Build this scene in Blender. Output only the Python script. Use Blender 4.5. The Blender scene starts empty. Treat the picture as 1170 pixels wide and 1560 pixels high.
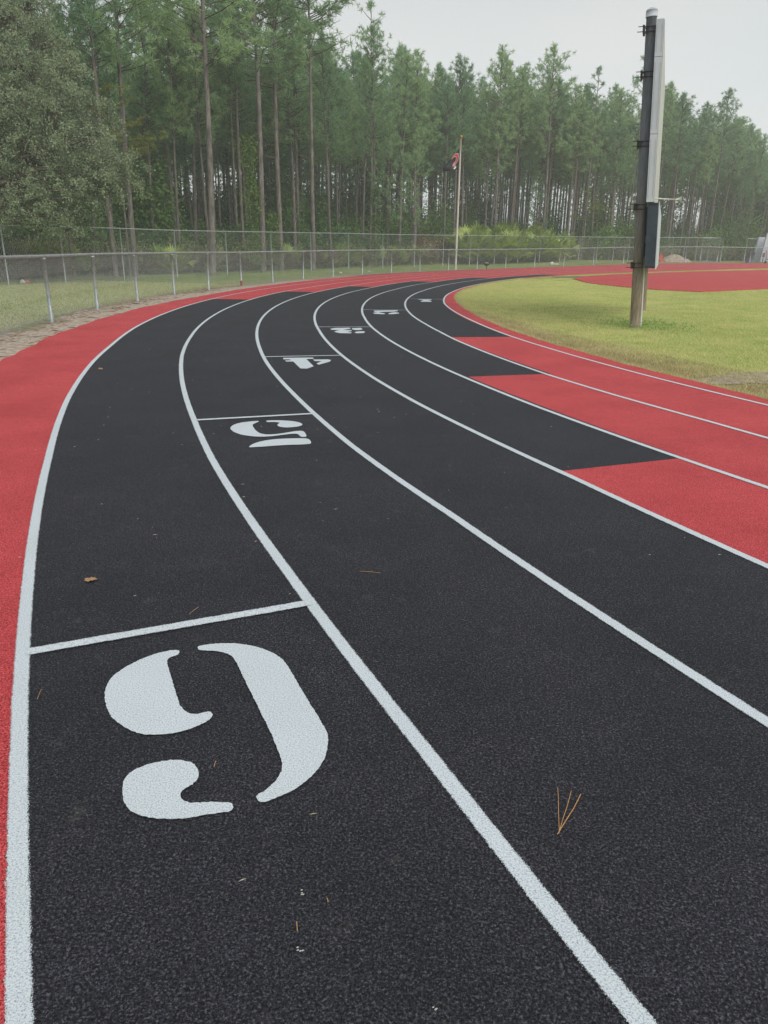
import bpy, math, random
import numpy as np
from mathutils import Matrix, Vector
random.seed(7); rng = np.random.default_rng(7)
S = bpy.context.scene; COL = S.collection
W_, H_ = 1170.0, 1560.0
# ------------------------------------------------------------------ camera
FPX, PITCH, ROLL, EYE = 1138.14, 0.339542, 0.0137944, 1.38953
cp, sp, cr, sr = math.cos(PITCH), math.sin(PITCH), math.cos(ROLL), math.sin(ROLL)
cF = np.array([0, cp, -sp]); _R = np.array([1., 0, 0]); _U = np.array([0, sp, cp])
cR = _R*cr + _U*sr; cU = -_R*sr + _U*cr
cam = bpy.data.cameras.new('camera'); camo = bpy.data.objects.new('camera', cam); COL.objects.link(camo)
cam.sensor_fit = 'HORIZONTAL'; cam.sensor_width = 36; cam.lens = FPX/W_*36; cam.clip_start = .05; cam.clip_end = 6000
camo.matrix_world = Matrix(((cR[0], cU[0], -cF[0], 0), (cR[1], cU[1], -cF[1], 0), (cR[2], cU[2], -cF[2], EYE), (0, 0, 0, 1)))
S.camera = camo
S.render.resolution_x, S.render.resolution_y = 768, 1024
# ------------------------------------------------------------------ sky, sun, exposure
SUN_EL, SUN_AZ = math.radians(42), math.radians(140)          # azimuth clockwise from +y
world = bpy.data.worlds.new('World'); S.world = world; world.use_nodes = True
wn = world.node_tree; wn.nodes.clear()
def N(t, k, **kw):
    n = t.nodes.new(k)
    for a, v in kw.items(): setattr(n, a, v)
    return n
wo = N(wn, 'ShaderNodeOutputWorld'); b1 = N(wn, 'ShaderNodeBackground'); b2 = N(wn, 'ShaderNodeBackground'); mx = N(wn, 'ShaderNodeMixShader')
sky = N(wn, 'ShaderNodeTexSky', sky_type='NISHITA'); sky.sun_disc = False; sky.sun_elevation = SUN_EL; sky.sun_rotation = SUN_AZ
sky.dust_density = 3
b1.inputs[1].default_value = .10; wn.links.new(sky.outputs[0], b1.inputs[0])
tc = N(wn, 'ShaderNodeTexCoord'); mp = N(wn, 'ShaderNodeMapping'); mp.inputs[3].default_value = (1, 1, 3.5)
nz = N(wn, 'ShaderNodeTexNoise'); nz.inputs['Scale'].default_value = 2.2; nz.inputs['Detail'].default_value = 5; nz.inputs['Roughness'].default_value = .45
rp = N(wn, 'ShaderNodeValToRGB'); rp.color_ramp.elements[0].position = .30; rp.color_ramp.elements[1].position = .62
rp.color_ramp.elements[0].color = (.575, .62, .635, 1); rp.color_ramp.elements[1].color = (.665, .675, .665, 1)
wn.links.new(tc.outputs['Generated'], mp.inputs[0]); wn.links.new(mp.outputs[0], nz.inputs['Vector']); wn.links.new(nz.outputs[0], rp.inputs[0])
sx = N(wn, 'ShaderNodeSeparateXYZ'); wn.links.new(tc.outputs['Generated'], sx.inputs[0])
mr = N(wn, 'ShaderNodeMapRange'); mr.inputs[1].default_value = 0; mr.inputs[2].default_value = .40; mr.inputs[3].default_value = 1.20; mr.inputs[4].default_value = .76
wn.links.new(sx.outputs[2], mr.inputs[0]); wn.links.new(mr.outputs[0], b2.inputs[1]); wn.links.new(rp.outputs[0], b2.inputs[0])
mx.inputs[0].default_value = .93                                # a closed layer of thin cloud
wn.links.new(b1.outputs[0], mx.inputs[1]); wn.links.new(b2.outputs[0], mx.inputs[2]); wn.links.new(mx.outputs[0], wo.inputs[0])
sl = bpy.data.lights.new('sun', 'SUN'); so = bpy.data.objects.new('sun', sl); COL.objects.link(so)
sl.energy = 1.5; sl.angle = math.radians(50); sl.color = (1, .95, .86)
sdir = Vector((math.sin(SUN_AZ)*math.cos(SUN_EL), math.cos(SUN_AZ)*math.cos(SUN_EL), math.sin(SUN_EL)))
so.rotation_euler = sdir.to_track_quat('Z', 'Y').to_euler(); so.location = (30, 20, 40)
S.view_settings.view_transform = 'Standard'; S.view_settings.look = 'None'; S.view_settings.exposure = .36; S.view_settings.gamma = 1
S.view_settings.use_curve_mapping = False
S.render.engine = 'CYCLES'; S.cycles.volume_bounces = 1
HAZE = .0019
# ------------------------------------------------------------------ place: terrain, track circle
CX, CY, R0, LW = 38.10947, 19.53946, 36.58, 1.067
XP = [-1e4, 28, 35, 40, 49, 55, 60, 68, 72, 80, 1e5]; ZP = [0, 0, .05, .10, .17, .24, .32, .55, .63, .66, .66]
def gz(x, y): return np.interp(np.asarray(y) + .4*np.asarray(x), XP, ZP)
def ray(px, py):
    d = (px-W_/2)/FPX*cR - (py-H_/2)/FPX*cU + cF
    return d/np.linalg.norm(d[:2])
def at(px, py, dz=0.):                                          # point of the ground seen at that place of the photograph
    d = ray(px, py); z = 0.
    for i in range(60):
        t = (z+dz-EYE)/d[2]; z = .5*z + .5*float(gz(d[0]*t, d[1]*t))
    return np.array([d[0]*t, d[1]*t, z+dz])
def atd(px, py, dist): d = ray(px, py); return d*dist + np.array([0, 0, EYE])
def pol(r, a):                                                  # r metres outside the inner lane line, a in degrees
    a = np.radians(a); return CX+(R0+r)*np.cos(a), CY+(R0+r)*np.sin(a)
# ------------------------------------------------------------------ helpers
def link(o, parent=None, label=None, cat=None, group=None, kind=None):
    COL.objects.link(o)
    if parent is not None: o.parent = parent
    for k, v in (('label', label), ('category', cat), ('group', group), ('kind', kind)):
        if v: o[k] = v
    return o
def empty(name, loc, label, cat, group=None, rz=0):
    o = bpy.data.objects.new(name, None); o.location = [float(v) for v in loc]; o.rotation_euler = (0, 0, rz); o.empty_display_size = .3
    return link(o, None, label, cat, group)
class MB:
    def __init__(s): s.v = []; s.f = []; s.m = []; s.n = 0
    def add(s, V, F, m=0):
        V = np.asarray(V, float).reshape(-1, 3); s.v.append(V)
        for f in F: s.f.append(tuple(i+s.n for i in f)); s.m.append(m)
        s.n += len(V); return s
    def box(s, c, d, R=None, m=0):
        c = np.asarray(c, float); h = np.asarray(d, float)/2
        V = np.array([(x, y, z) for x in (-1, 1) for y in (-1, 1) for z in (-1, 1)])*h
        if R is not None: V = V @ np.asarray(R).T
        return s.add(V+c, [(0, 1, 3, 2), (4, 6, 7, 5), (0, 4, 5, 1), (2, 3, 7, 6), (0, 2, 6, 4), (1, 5, 7, 3)], m)
    def tube(s, P, r, n=8, m=0, cap=True):
        P = np.asarray(P, float); K = len(P); r = np.broadcast_to(np.asarray(r, float), (K,))
        T = np.gradient(P, axis=0); T /= np.linalg.norm(T, axis=1)[:, None]+1e-12
        up = np.array([0, 0, 1.]) if abs(T[0][2]) < .9 else np.array([1., 0, 0])
        a = np.linspace(0, 2*math.pi, n, endpoint=False); V = []
        for i in range(K):
            u = np.cross(T[i], up); u /= np.linalg.norm(u)+1e-12; w = np.cross(T[i], u)
            V.append(P[i] + r[i]*(np.cos(a)[:, None]*u + np.sin(a)[:, None]*w))
        F = [(i*n+j, i*n+(j+1) % n, (i+1)*n+(j+1) % n, (i+1)*n+j) for i in range(K-1) for j in range(n)]
        if cap: F += [tuple(range(n)), tuple((K-1)*n+j for j in reversed(range(n)))]
        return s.add(np.concatenate(V), F, m)
    def mesh(s, name, mats, smooth=False):
        me = bpy.data.meshes.new(name); me.from_pydata(np.concatenate(s.v).tolist(), [], s.f)
        for m in (mats if isinstance(mats, (list, tuple)) else [mats]): me.materials.append(m)
        if max(s.m): me.polygons.foreach_set('material_index', s.m)
        if smooth: me.polygons.foreach_set('use_smooth', [True]*len(me.polygons))
        me.update(); return me
    def build(s, name, mats, parent=None, smooth=False, **kw):
        return link(bpy.data.objects.new(name, s.mesh(name, mats, smooth)), parent, **kw)
def fastmesh(name, V, k, mats, mi=None, smooth=False):          # V: (n, k, 3) separate faces of k corners
    V = np.ascontiguousarray(V, dtype=np.float32); n = len(V); me = bpy.data.meshes.new(name)
    me.vertices.add(n*k); me.vertices.foreach_set('co', V.ravel())
    me.loops.add(n*k); me.loops.foreach_set('vertex_index', np.arange(n*k, dtype=np.int32))
    me.polygons.add(n); me.polygons.foreach_set('loop_start', np.arange(0, n*k, k, dtype=np.int32))
    for m in (mats if isinstance(mats, (list, tuple)) else [mats]): me.materials.append(m)
    if mi is not None: me.polygons.foreach_set('material_index', np.asarray(mi, dtype=np.int32))
    me.update(calc_edges=True); return me
def copy_thing(src, loc, rz=0, scale=1., label=None, group=None):
    c = src.copy(); COL.objects.link(c); c.location = [float(v) for v in loc]; c.rotation_euler = (0, 0, rz)
    c.scale = (scale,)*3 if np.isscalar(scale) else scale
    if label: c['label'] = label
    if group: c['group'] = group
    for ch in src.children:
        d = ch.copy(); COL.objects.link(d); d.parent = c
    return c
# ------------------------------------------------------------------ materials
def mat(name, col, rough=.8, metal=0, spec=.3):
    m = bpy.data.materials.new(name); m.use_nodes = True; b = m.node_tree.nodes['Principled BSDF']
    b.inputs['Base Color'].default_value = (*col, 1); b.inputs['Roughness'].default_value = rough; b.inputs['Metallic'].default_value = metal
    b.inputs['Specular IOR Level'].default_value = spec
    return m, m.node_tree, b
def ramp(t, fac, stops, interp='LINEAR'):
    r = N(t, 'ShaderNodeValToRGB'); r.color_ramp.interpolation = interp; e = r.color_ramp.elements
    while len(e) < len(stops): e.new(.5)
    for i, (p, c) in enumerate(stops): e[i].position = p; e[i].color = (*c, 1) if len(c) == 3 else c
    t.links.new(fac, r.inputs[0]); return r.outputs[0]
def noise(t, scale, detail=3, rough=.5, vec=None, stretch=None):
    n = N(t, 'ShaderNodeTexNoise'); n.inputs['Scale'].default_value = scale; n.inputs['Detail'].default_value = detail; n.inputs['Roughness'].default_value = rough
    g = N(t, 'ShaderNodeNewGeometry'); v = vec or g.outputs['Position']
    if stretch:
        mpn = N(t, 'ShaderNodeMapping'); mpn.inputs[3].default_value = stretch; t.links.new(v, mpn.inputs[0]); v = mpn.outputs[0]
    t.links.new(v, n.inputs['Vector']); return n.outputs[0]
def mixc(t, fac, a, b, mode='MIX'):
    m = N(t, 'ShaderNodeMix', data_type='RGBA', blend_type=mode)
    for i, v in ((0, fac), (6, a), (7, b)):
        if isinstance(v, (int, float)): m.inputs[i].default_value = v
        elif isinstance(v, tuple): m.inputs[i].default_value = (*v, 1)
        else: t.links.new(v, m.inputs[i])
    return m.outputs[2]
def math_(t, op, a, b=0., c=0.):
    m = N(t, 'ShaderNodeMath', operation=op)
    for i, v in enumerate((a, b, c)):
        if isinstance(v, (int, float)): m.inputs[i].default_value = v
        else: t.links.new(v, m.inputs[i])
    return m.outputs[0]
def bump(t, b, h, dist, strength=1.):
    n = N(t, 'ShaderNodeBump'); n.inputs['Distance'].default_value = dist; n.inputs['Strength'].default_value = strength
    t.links.new(h, n.inputs['Height']); t.links.new(n.outputs[0], b.inputs['Normal'])
def granule(name, dark, base, light, gscale=260, blotch=None, spec=.25, streak=0, bd=.003):
    m, t, b = mat(name, base, .85, 0, spec)
    v = N(t, 'ShaderNodeTexVoronoi'); v.inputs['Scale'].default_value = gscale; g = N(t, 'ShaderNodeNewGeometry'); t.links.new(g.outputs['Position'], v.inputs['Vector'])
    sepx = N(t, 'ShaderNodeSeparateColor'); t.links.new(v.outputs['Color'], sepx.inputs[0])
    fine = noise(t, gscale*.42, 2, .6)
    mixv = math_(t, 'MULTIPLY_ADD', sepx.outputs[0], .30, math_(t, 'MULTIPLY', fine, .8))
    pit = noise(t, gscale*.5, 1, .5)
    c = ramp(t, mixv, [(.40, dark), (.50, base), (.60, base), (.78, light)])
    c = mixc(t, ramp(t, pit, [(.36, (.95, .95, .95)), (.43, (0, 0, 0))]), c, dark)
    if blotch:
        c = mixc(t, ramp(t, noise(t, 1.3, 4, .6), [(.38, (0, 0, 0)), (.66, (1, 1, 1))]), c, mixc(t, 1., c, blotch, 'MULTIPLY'))
        c = mixc(t, ramp(t, noise(t, 11, 3, .6), [(.45, (0, 0, 0)), (.75, (.5, .5, .5))]), c, mixc(t, 1., c, (1.25, 1.24, 1.22), 'MULTIPLY'))
    if streak:                                                  # pale scuffs and dust
        sc = ramp(t, noise(t, 5.5, 6, .7), [(.61, (0, 0, 0)), (.76, (streak,)*3)])
        c = mixc(t, sc, c, (.16, .15, .135))
    t.links.new(c, b.inputs['Base Color']); bump(t, b, mixv, bd, .9)
    return m
M_BLACK = granule('black_rubber', (.0015, .0015, .003), (.021, .0215, .031), (.115, .115, .145), 330, (.72, .75, .74), .35, .25)
M_RED = granule('red_rubber', (.20, .018, .024), (.62, .070, .080), (.80, .17, .18), 330, (.84, .76, .78), .3, .12)
def paint_mat():
    m, t, b = mat('white_line_paint', (.72, .76, .78), .7, 0, .3)
    fine = noise(t, 230, 3, .75)
    c = ramp(t, fine, [(.36, (.24, .29, .38)), (.44, (.50, .57, .64)), (.56, (.68, .74, .785))])
    c = mixc(t, ramp(t, noise(t, 2.5, 3), [(.4, (0, 0, 0)), (.7, (.6, .6, .6))]), c, mixc(t, 1., c, (.93, .93, .90), 'MULTIPLY'))
    t.links.new(c, b.inputs['Base Color']); bump(t, b, fine, .001, .4)
    # ragged over-spray towards the edges of the stripe (u runs across it)
    uv = N(t, 'ShaderNodeUVMap'); sp_ = N(t, 'ShaderNodeSeparateXYZ'); t.links.new(uv.outputs[0], sp_.inputs[0])
    e = math_(t, 'SUBTRACT', 1., math_(t, 'MULTIPLY', math_(t, 'ABSOLUTE', math_(t, 'SUBTRACT', sp_.outputs[0], .5)), 2.))
    n2 = noise(t, 420, 2, .7); n3 = noise(t, 30, 2, .6)
    a = math_(t, 'GREATER_THAN', math_(t, 'ADD', e, math_(t, 'MULTIPLY', n3, -.26)), math_(t, 'MULTIPLY_ADD', n2, .75, -.25))
    tr = N(t, 'ShaderNodeBsdfTransparent'); ms = N(t, 'ShaderNodeMixShader'); out = t.nodes['Material Output']
    t.links.new(a, ms.inputs[0]); t.links.new(tr.outputs[0], ms.inputs[1]); t.links.new(b.outputs[0], ms.inputs[2]); t.links.new(ms.outputs[0], out.inputs[0])
    return m
M_PAINT = paint_mat()
def trackdist(t):                                               # distance from the centre of the bend
    g = N(t, 'ShaderNodeNewGeometry'); s = N(t, 'ShaderNodeVectorMath', operation='DISTANCE'); mul = N(t, 'ShaderNodeVectorMath', operation='MULTIPLY')
    mul.inputs[1].default_value = (1, 1, 0); t.links.new(g.outputs['Position'], mul.inputs[0]); t.links.new(mul.outputs[0], s.inputs[0]); s.inputs[1].default_value = (CX, CY, 0)
    return s.outputs['Value']
def ground_mat():
    m, t, b = mat('turf', (.2, .24, .07), .95, 0, .1)
    big = noise(t, .22, 4, .6); mid = noise(t, 1.3, 5, .65); fine = noise(t, 38, 4, .75, stretch=(1, .35, 1))
    c = ramp(t, mid, [(.30, (.25, .36, .08)), (.45, (.42, .48, .14)), (.58, (.56, .54, .20)), (.72, (.66, .57, .28))])
    c = mixc(t, ramp(t, big, [(.40, (0, 0, 0)), (.62, (1, 1, 1))]), c, mixc(t, .55, c, (.27, .36, .08)))
    c = mixc(t, .9, c, ramp(t, fine, [(.28, (.48, .48, .44)), (.5, (1, 1, 1)), (.72, (1.3, 1.28, 1.2))]), 'MULTIPLY')
    d = math_(t, 'ADD', trackdist(t), math_(t, 'MULTIPLY', math_(t, 'SUBTRACT', noise(t, .9, 4, .6), .5), 3.0))
    tan = mixc(t, noise(t, 9, 4, .7), (.20, .155, .075), (.40, .33, .17))
    # dry band inside the bend close to the kerb
    e1 = ramp(t, math_(t, 'MULTIPLY', math_(t, 'SUBTRACT', d, R0-3), 1/3.), [(.35, (0, 0, 0)), (.85, (.8, .8, .8)), (1., (.8, .8, .8))])
    inside = math_(t, 'LESS_THAN', trackdist(t), R0+.5)
    sy = N(t, 'ShaderNodeSeparateXYZ'); g2 = N(t, 'ShaderNodeNewGeometry'); t.links.new(g2.outputs['Position'], sy.inputs[0])
    near = ramp(t, math_(t, 'MULTIPLY', sy.outputs[1], 1/30.), [(.33, (1, 1, 1)), (.85, (.25, .25, .25))])
    c = mixc(t, math_(t, 'MULTIPLY', math_(t, 'MULTIPLY', e1, inside), near), c, tan)
    # outside: pale sandy soil along the fence foot, greener and duller further out
    outm = math_(t, 'GREATER_THAN', trackdist(t), R0+7)
    c = mixc(t, outm, c, mixc(t, 1., c, (.62, .72, .85), 'MULTIPLY'))
    far = ramp(t, math_(t, 'MULTIPLY', math_(t, 'SUBTRACT', d, R0+7.1), 1/20.), [(0, (1, 1, 1)), (.045, (.9, .9, .9)), (.12, (.05, .05, .05)), (.58, (0, 0, 0)), (.72, (.9, .9, .9)), (1, (1, 1, 1))])
    litter = mixc(t, noise(t, 5, 5, .7), (.055, .045, .03), (.15, .115, .075))
    sandc = mixc(t, ramp(t, noise(t, 14, 5, .75), [(.35, (0, 0, 0)), (.6, (1, 1, 1))]), (.24, .19, .15), (.50, .43, .36))
    k = math_(t, 'GREATER_THAN', trackdist(t), R0+13)
    c = mixc(t, math_(t, 'MULTIPLY', far, outm), c, mixc(t, k, sandc, litter))
    t.links.new(c, b.inputs['Base Color']); bump(t, b, math_(t, 'ADD', fine, math_(t, 'MULTIPLY', mid, .8)), .05, .8)
    return m
M_TURF = ground_mat()
def simple(name, a, b_, scale, rough=.8, metal=0, spec=.3, bd=0, detail=4, stretch=None, obj=False):
    m, t, b = mat(name, a, rough, metal, spec)
    vec = N(t, 'ShaderNodeTexCoord').outputs['Object'] if obj else None
    n = noise(t, scale, detail, .6, vec, stretch); t.links.new(ramp(t, n, [(.35, a), (.65, b_)]), b.inputs['Base Color'])
    if bd: bump(t, b, n, bd)
    return m
M_SAND = simple('pale_sand', (.26, .205, .16), (.55, .48, .40), 10, .95, bd=.03)
M_STRAW = simple('pine_straw', (.10, .05, .03), (.28, .17, .10), 3)
M_GALV = simple('galvanised_steel', (.27, .315, .33), (.41, .46, .47), 9, .45, .35, .5)
M_WIRE = simple('fence_wire', (.30, .335, .335), (.42, .455, .45), 3, .55, .3, .4)
M_RUST = simple('red_paint', (.30, .05, .035), (.42, .09, .06), 20)
M_DIRT = simple('dark_dirt', (.07, .065, .055), (.19, .175, .15), 6, bd=.03)
M_POLE = simple('weathered_timber', (.18, .155, .13), (.29, .255, .215), 6, .85, bd=.01, stretch=(6, 6, .6), obj=True)
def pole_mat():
    m, t, b = mat('veil_tinted_pole', (.2, .2, .2), .85, 0, .2); tcn = N(t, 'ShaderNodeTexCoord'); sz = N(t, 'ShaderNodeSeparateXYZ'); t.links.new(tcn.outputs['Object'], sz.inputs[0])
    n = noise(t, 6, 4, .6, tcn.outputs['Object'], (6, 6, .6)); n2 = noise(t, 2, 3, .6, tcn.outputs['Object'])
    g = ramp(t, math_(t, 'ADD', math_(t, 'MULTIPLY', sz.outputs[2], .28), math_(t, 'MULTIPLY', n2, .25)), [(.25, (0, 0, 0)), (.95, (1, 1, 1))])  # bluish lens veil painted into the timber colour, stronger towards the top
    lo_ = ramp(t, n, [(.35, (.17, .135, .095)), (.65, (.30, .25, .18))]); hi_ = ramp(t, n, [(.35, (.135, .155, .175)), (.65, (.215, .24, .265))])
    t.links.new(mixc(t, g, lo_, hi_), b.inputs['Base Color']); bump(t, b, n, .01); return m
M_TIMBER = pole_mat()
M_WHITE = simple('white_metal', (.50, .55, .62), (.58, .63, .70), 1.5, .5)
M_CREAM = simple('cream_metal', (.46, .47, .46), (.54, .55, .54), 2, .6)
M_NAVY = simple('navy_metal', (.028, .045, .065), (.05, .07, .092), 5, .5)
M_DARK = simple('dark_metal', (.02, .02, .022), (.05, .045, .04), 8, .6)
M_PVC = simple('white_plastic', (.62, .62, .58), (.74, .73, .68), 3, .5)
M_GOLD = simple('gold_ball', (.55, .30, .05), (.65, .38, .09), 3, .35, .7)
M_FLAGPOLE = simple('painted_flagpole', (.62, .61, .55), (.70, .69, .63), 2, .5)
M_FBLACK = simple('flag_black', (.018, .02, .028), (.03, .033, .042), 5)
M_FRED = simple('flag_red', (.62, .04, .06), (.72, .07, .09), 5)
M_BIN = simple('grey_plastic', (.12, .13, .17), (.16, .17, .22), 3, .6)
M_ORANGE = simple('red_orange_plastic', (.60, .09, .06), (.70, .14, .10), 3, .6)
M_LEAFB = simple('brown_leaf', (.30, .17, .09), (.48, .31, .18), 60)
M_NEEDLEDRY = simple('dry_needle', (.48, .24, .08), (.62, .36, .15), 60, .6)
M_GREY = simple('grey_chip', (.40, .42, .42), (.60, .60, .58), 80)
def leaf(name, stops, scale=.8, trans=.25, rough=.65, wn=.55, wi=.28):
    m, t, b = mat(name, stops[1], rough, 0, .25)
    oi = N(t, 'ShaderNodeObjectInfo')
    n = noise(t, scale, 4, .6, N(t, 'ShaderNodeTexCoord').outputs['Object'])
    isl = N(t, 'ShaderNodeNewGeometry').outputs['Random Per Island']
    f = math_(t, 'ADD', math_(t, 'MULTIPLY', n, wn), math_(t, 'ADD', math_(t, 'MULTIPLY', isl, wi), math_(t, 'MULTIPLY', oi.outputs['Random'], .30)))
    c = ramp(t, f, [(.25, stops[0]), (.5, stops[1]), (.75, stops[2])])
    t.links.new(c, b.inputs['Base Color'])
    tl = N(t, 'ShaderNodeBsdfTranslucent'); t.links.new(c, tl.inputs[0]); ms = N(t, 'ShaderNodeMixShader'); ms.inputs[0].default_value = trans
    t.links.new(b.outputs[0], ms.inputs[1]); t.links.new(tl.outputs[0], ms.inputs[2]); t.links.new(ms.outputs[0], t.nodes['Material Output'].inputs[0])
    return m
M_NEEDLE = leaf('pine_needles', ((.12, .24, .13), (.24, .41, .22), (.42, .58, .28)), .35, .5)
M_NEEDLEY = leaf('yellow_green_needles', ((.14, .17, .03), (.20, .24, .04), (.26, .30, .06)), .5, .35)
M_OAK = leaf('grey_green_leaves', ((.022, .05, .022), (.095, .155, .075), (.36, .43, .27)), 1.1, .3, .65, .95, .25)
M_BUSH = leaf('dark_green_leaves', ((.045, .12, .036), (.10, .21, .06), (.20, .33, .085)), .6, .25)
M_PALM = leaf('palmetto_fronds', ((.15, .25, .07), (.32, .44, .12), (.55, .64, .20)), .6, .25)
M_PALMDRY = leaf('dry_palmetto_fronds', ((.10, .075, .04), (.20, .155, .09), (.33, .26, .16)), .6, .15)
M_BRUSH = leaf('grey_brush', ((.12, .14, .075), (.24, .27, .155), (.38, .39, .24)), .6, .15)
M_RUSTLEAF = leaf('rusty_leaves', ((.09, .04, .02), (.17, .08, .035), (.28, .15, .06)), .6, .2)
M_VINE = leaf('vine_leaves', ((.05, .11, .025), (.10, .19, .045), (.18, .27, .06)), .9, .25)
M_GRASS = leaf('grass_blades', ((.24, .44, .10), (.46, .62, .18), (.72, .71, .33)), 1.1, .4, .65, 1.05, .14)
M_BARK = simple('pine_bark', (.10, .092, .084), (.25, .228, .208), 3.2, .95, bd=.03, stretch=(3, 3, .7), obj=True)
M_TWIG = simple('branch_wood', (.075, .062, .05), (.16, .135, .11), 3, .9, obj=True)
# ------------------------------------------------------------------ ground
def sheet(name, xs, ys, m, off=0.):
    X, Y = np.meshgrid(xs, ys); Z = gz(X, Y)+off; n = len(xs)
    V = np.stack([X.ravel(), Y.ravel(), Z.ravel()], 1)
    F = [(j*n+i, j*n+i+1, (j+1)*n+i+1, (j+1)*n+i) for j in range(len(ys)-1) for i in range(n-1)]
    return MB().add(V, F).build(name, m, smooth=True, kind='structure')
a1 = np.concatenate([[-600, -400, -250, -160, -100, -60], np.arange(-40, 60, 1.0), [60, 80, 110, 160, 250, 400, 600]])
a2 = np.concatenate([[-600, -300, -120, -60, -30], np.arange(-20, 96, 1.0), [96, 110, 130, 160, 220, 300, 420, 600]])
GD = -.03
sheet('ground', a1, a2, M_TURF, GD)
TZ = 0.                                                         # the rubber stands a little above the turf
def ring_faces(mb, r0, r1, A0, A1, m, step=1.0, off=TZ, nr=1):
    n = max(1, int(math.ceil(abs(A1-A0)/step))); A = np.linspace(A0, A1, n+1); Rr = np.linspace(r0, r1, nr+1)
    V = []
    for a in A:
        for r in Rr: x, y = pol(r, a); V.append((x, y, float(gz(x, y))+off))
    k = nr+1
    F = [(i*k+j, i*k+j+1, (i+1)*k+j+1, (i+1)*k+j) for i in range(n) for j in range(nr)]
    mb.add(V, F, m)
tk = MB()
ZONES = [(142.0, 190.4), (151.5, 196.3), (158.6, 201.75), (165.7, 207.3), (171.6, 212.6), (177.4, 217.6)]
A_END, A_BEG = 90., 270.
for k, (a, b) in enumerate(ZONES):
    r0, r1 = k*LW, (k+1)*LW
    ring_faces(tk, r0, r1, A_END, a, 1); ring_faces(tk, r0, r1, a, b, 0); ring_faces(tk, r0, r1, b, A_BEG, 1)
def edge_ring(mb, r_in, r_out_fn, m, inner):
    A = np.arange(90, 270.01, .25); V = []; nA = len(A)
    for a in A:
        rv = r_out_fn(a); x0, y0 = pol(r_in, a); x1, y1 = pol(rv, a)
        V += [(x0, y0, float(gz(x0, y0))+TZ), (x1, y1, float(gz(x1, y1))+TZ), (x1, y1, float(gz(x1, y1))-.06)]
    F = []
    for i in range(nA-1):
        F += [(i*3, i*3+1, i*3+4, i*3+3), (i*3+1, i*3+2, i*3+5, i*3+4)]
    mb.add(V, F, m)
wob = lambda a, s: .02*math.sin(a*1.7+s)+.015*math.sin(a*4.3+2*s)+.008*math.sin(a*17+s)+.006*math.sin(a*31+3*s)
edge_ring(tk, 6*LW, lambda a: np.interp(a, [90, 165, 175, 182, 190, 270], [7.35, 7.2, 7.05, 7.3, 7.5, 7.5])+wob(a, 0), 1, False)
edge_ring(tk, 0, lambda a: -np.interp(a, [90, 150, 158, 168, 175, 182, 190, 200, 270], [.02, .03, .10, .18, .33, .42, .32, .30, .3])+wob(a, 2)*.8, 1, True)
for (y0, sgn) in ((CY+R0, 1), (CY-R0, -1)):                     # the straights beyond the bend
    ya, yb = (y0-.1, y0+7.35) if sgn > 0 else (y0-7.5, y0+.3); xs = np.linspace(CX, CX+90, 60)
    V = [(x, y, float(gz(x, y))+TZ) for x in xs for y in (ya, yb)]
    tk.add(V, [(2*i, 2*i+1, 2*i+3, 2*i+2) for i in range(59)], 1)
track = tk.build('running_track', [M_BLACK, M_RED], kind='structure')
# lane lines: the painted radius wanders a little, as measured
WOB = {6: [(176, 0), (184, .008), (188, .008), (191.3, -.018), (193.6, .001), (197, .003), (199.9, -.012), (202, -.003), (204, .004), (215, 0)],
       5: [(178, 0), (184.6, -.02), (190, -.018), (193, -.001), (198.5, -.011), (200.4, -.002), (203, -.012), (205, -.011), (206, 0), (215, .004)],
       4: [(176, 0), (187.3, -.007), (192, 0), (194, .013), (197.2, .016), (200.3, .032), (201.5, .02), (202.5, .003), (204, .008), (215, .01)],
       3: [(180, 0), (188.8, -.022), (191.3, -.002), (193.4, .016), (196.3, .034), (198.4, .034), (200.5, .014), (202, -.002), (204, .014), (215, .014)],
       2: [(180, 0), (185, .007), (188, .035), (191, .05), (195.3, .066), (199, .066), (201.5, .045), (203, .03), (215, .02)],
       1: [(184, -.008), (187, -.02), (189.2, -.006), (191, .033), (194.5, .066), (196.5, .08), (198.5, .05), (200.4, .002), (215, 0)],
       0: [(178, 0), (181, -.03), (183.7, -.05), (186.2, -.05), (188.9, -.013), (190.3, 0), (197.3, 0), (199.5, -.025), (215, -.02)]}
def ribbon(r, w, A0, A1, off, step=.25, wob=None):
    A = np.arange(A0, A1+1e-6, step); V = []; UV = []
    for a in A:
        dr = 0 if wob is None else np.interp(a, [q[0] for q in wob], [q[1] for q in wob])
        for u in (-.5, .5):
            x, y = pol(r+dr+u*w, a); V.append((x, y, float(gz(x, y))+off)); UV.append((u+.5, a))
    F = [(2*i, 2*i+1, 2*i+3, 2*i+2) for i in range(len(A)-1)]
    return V, F, UV
def uvmesh(name, V, F, UV, m, parent, **kw):
    me = bpy.data.meshes.new(name); me.from_pydata([tuple(map(float, v)) for v in V], [], F); uv = me.uv_layers.new(name='UVMap')
    for lp in me.loops: uv.data[lp.index].uv = UV[lp.vertex_index]
    me.materials.append(m); me.update()
    return link(bpy.data.objects.new(name, me), parent, **kw)
for k in range(7):
    V, F, UV = ribbon(k*LW, .064, 90, 236, TZ+.004, wob=WOB[k])
    uvmesh('lane_line', V, F, UV, M_PAINT, track)
STAG = [175.2, 181.8, 187.85, 193.42, 198.6, 203.57]
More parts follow.
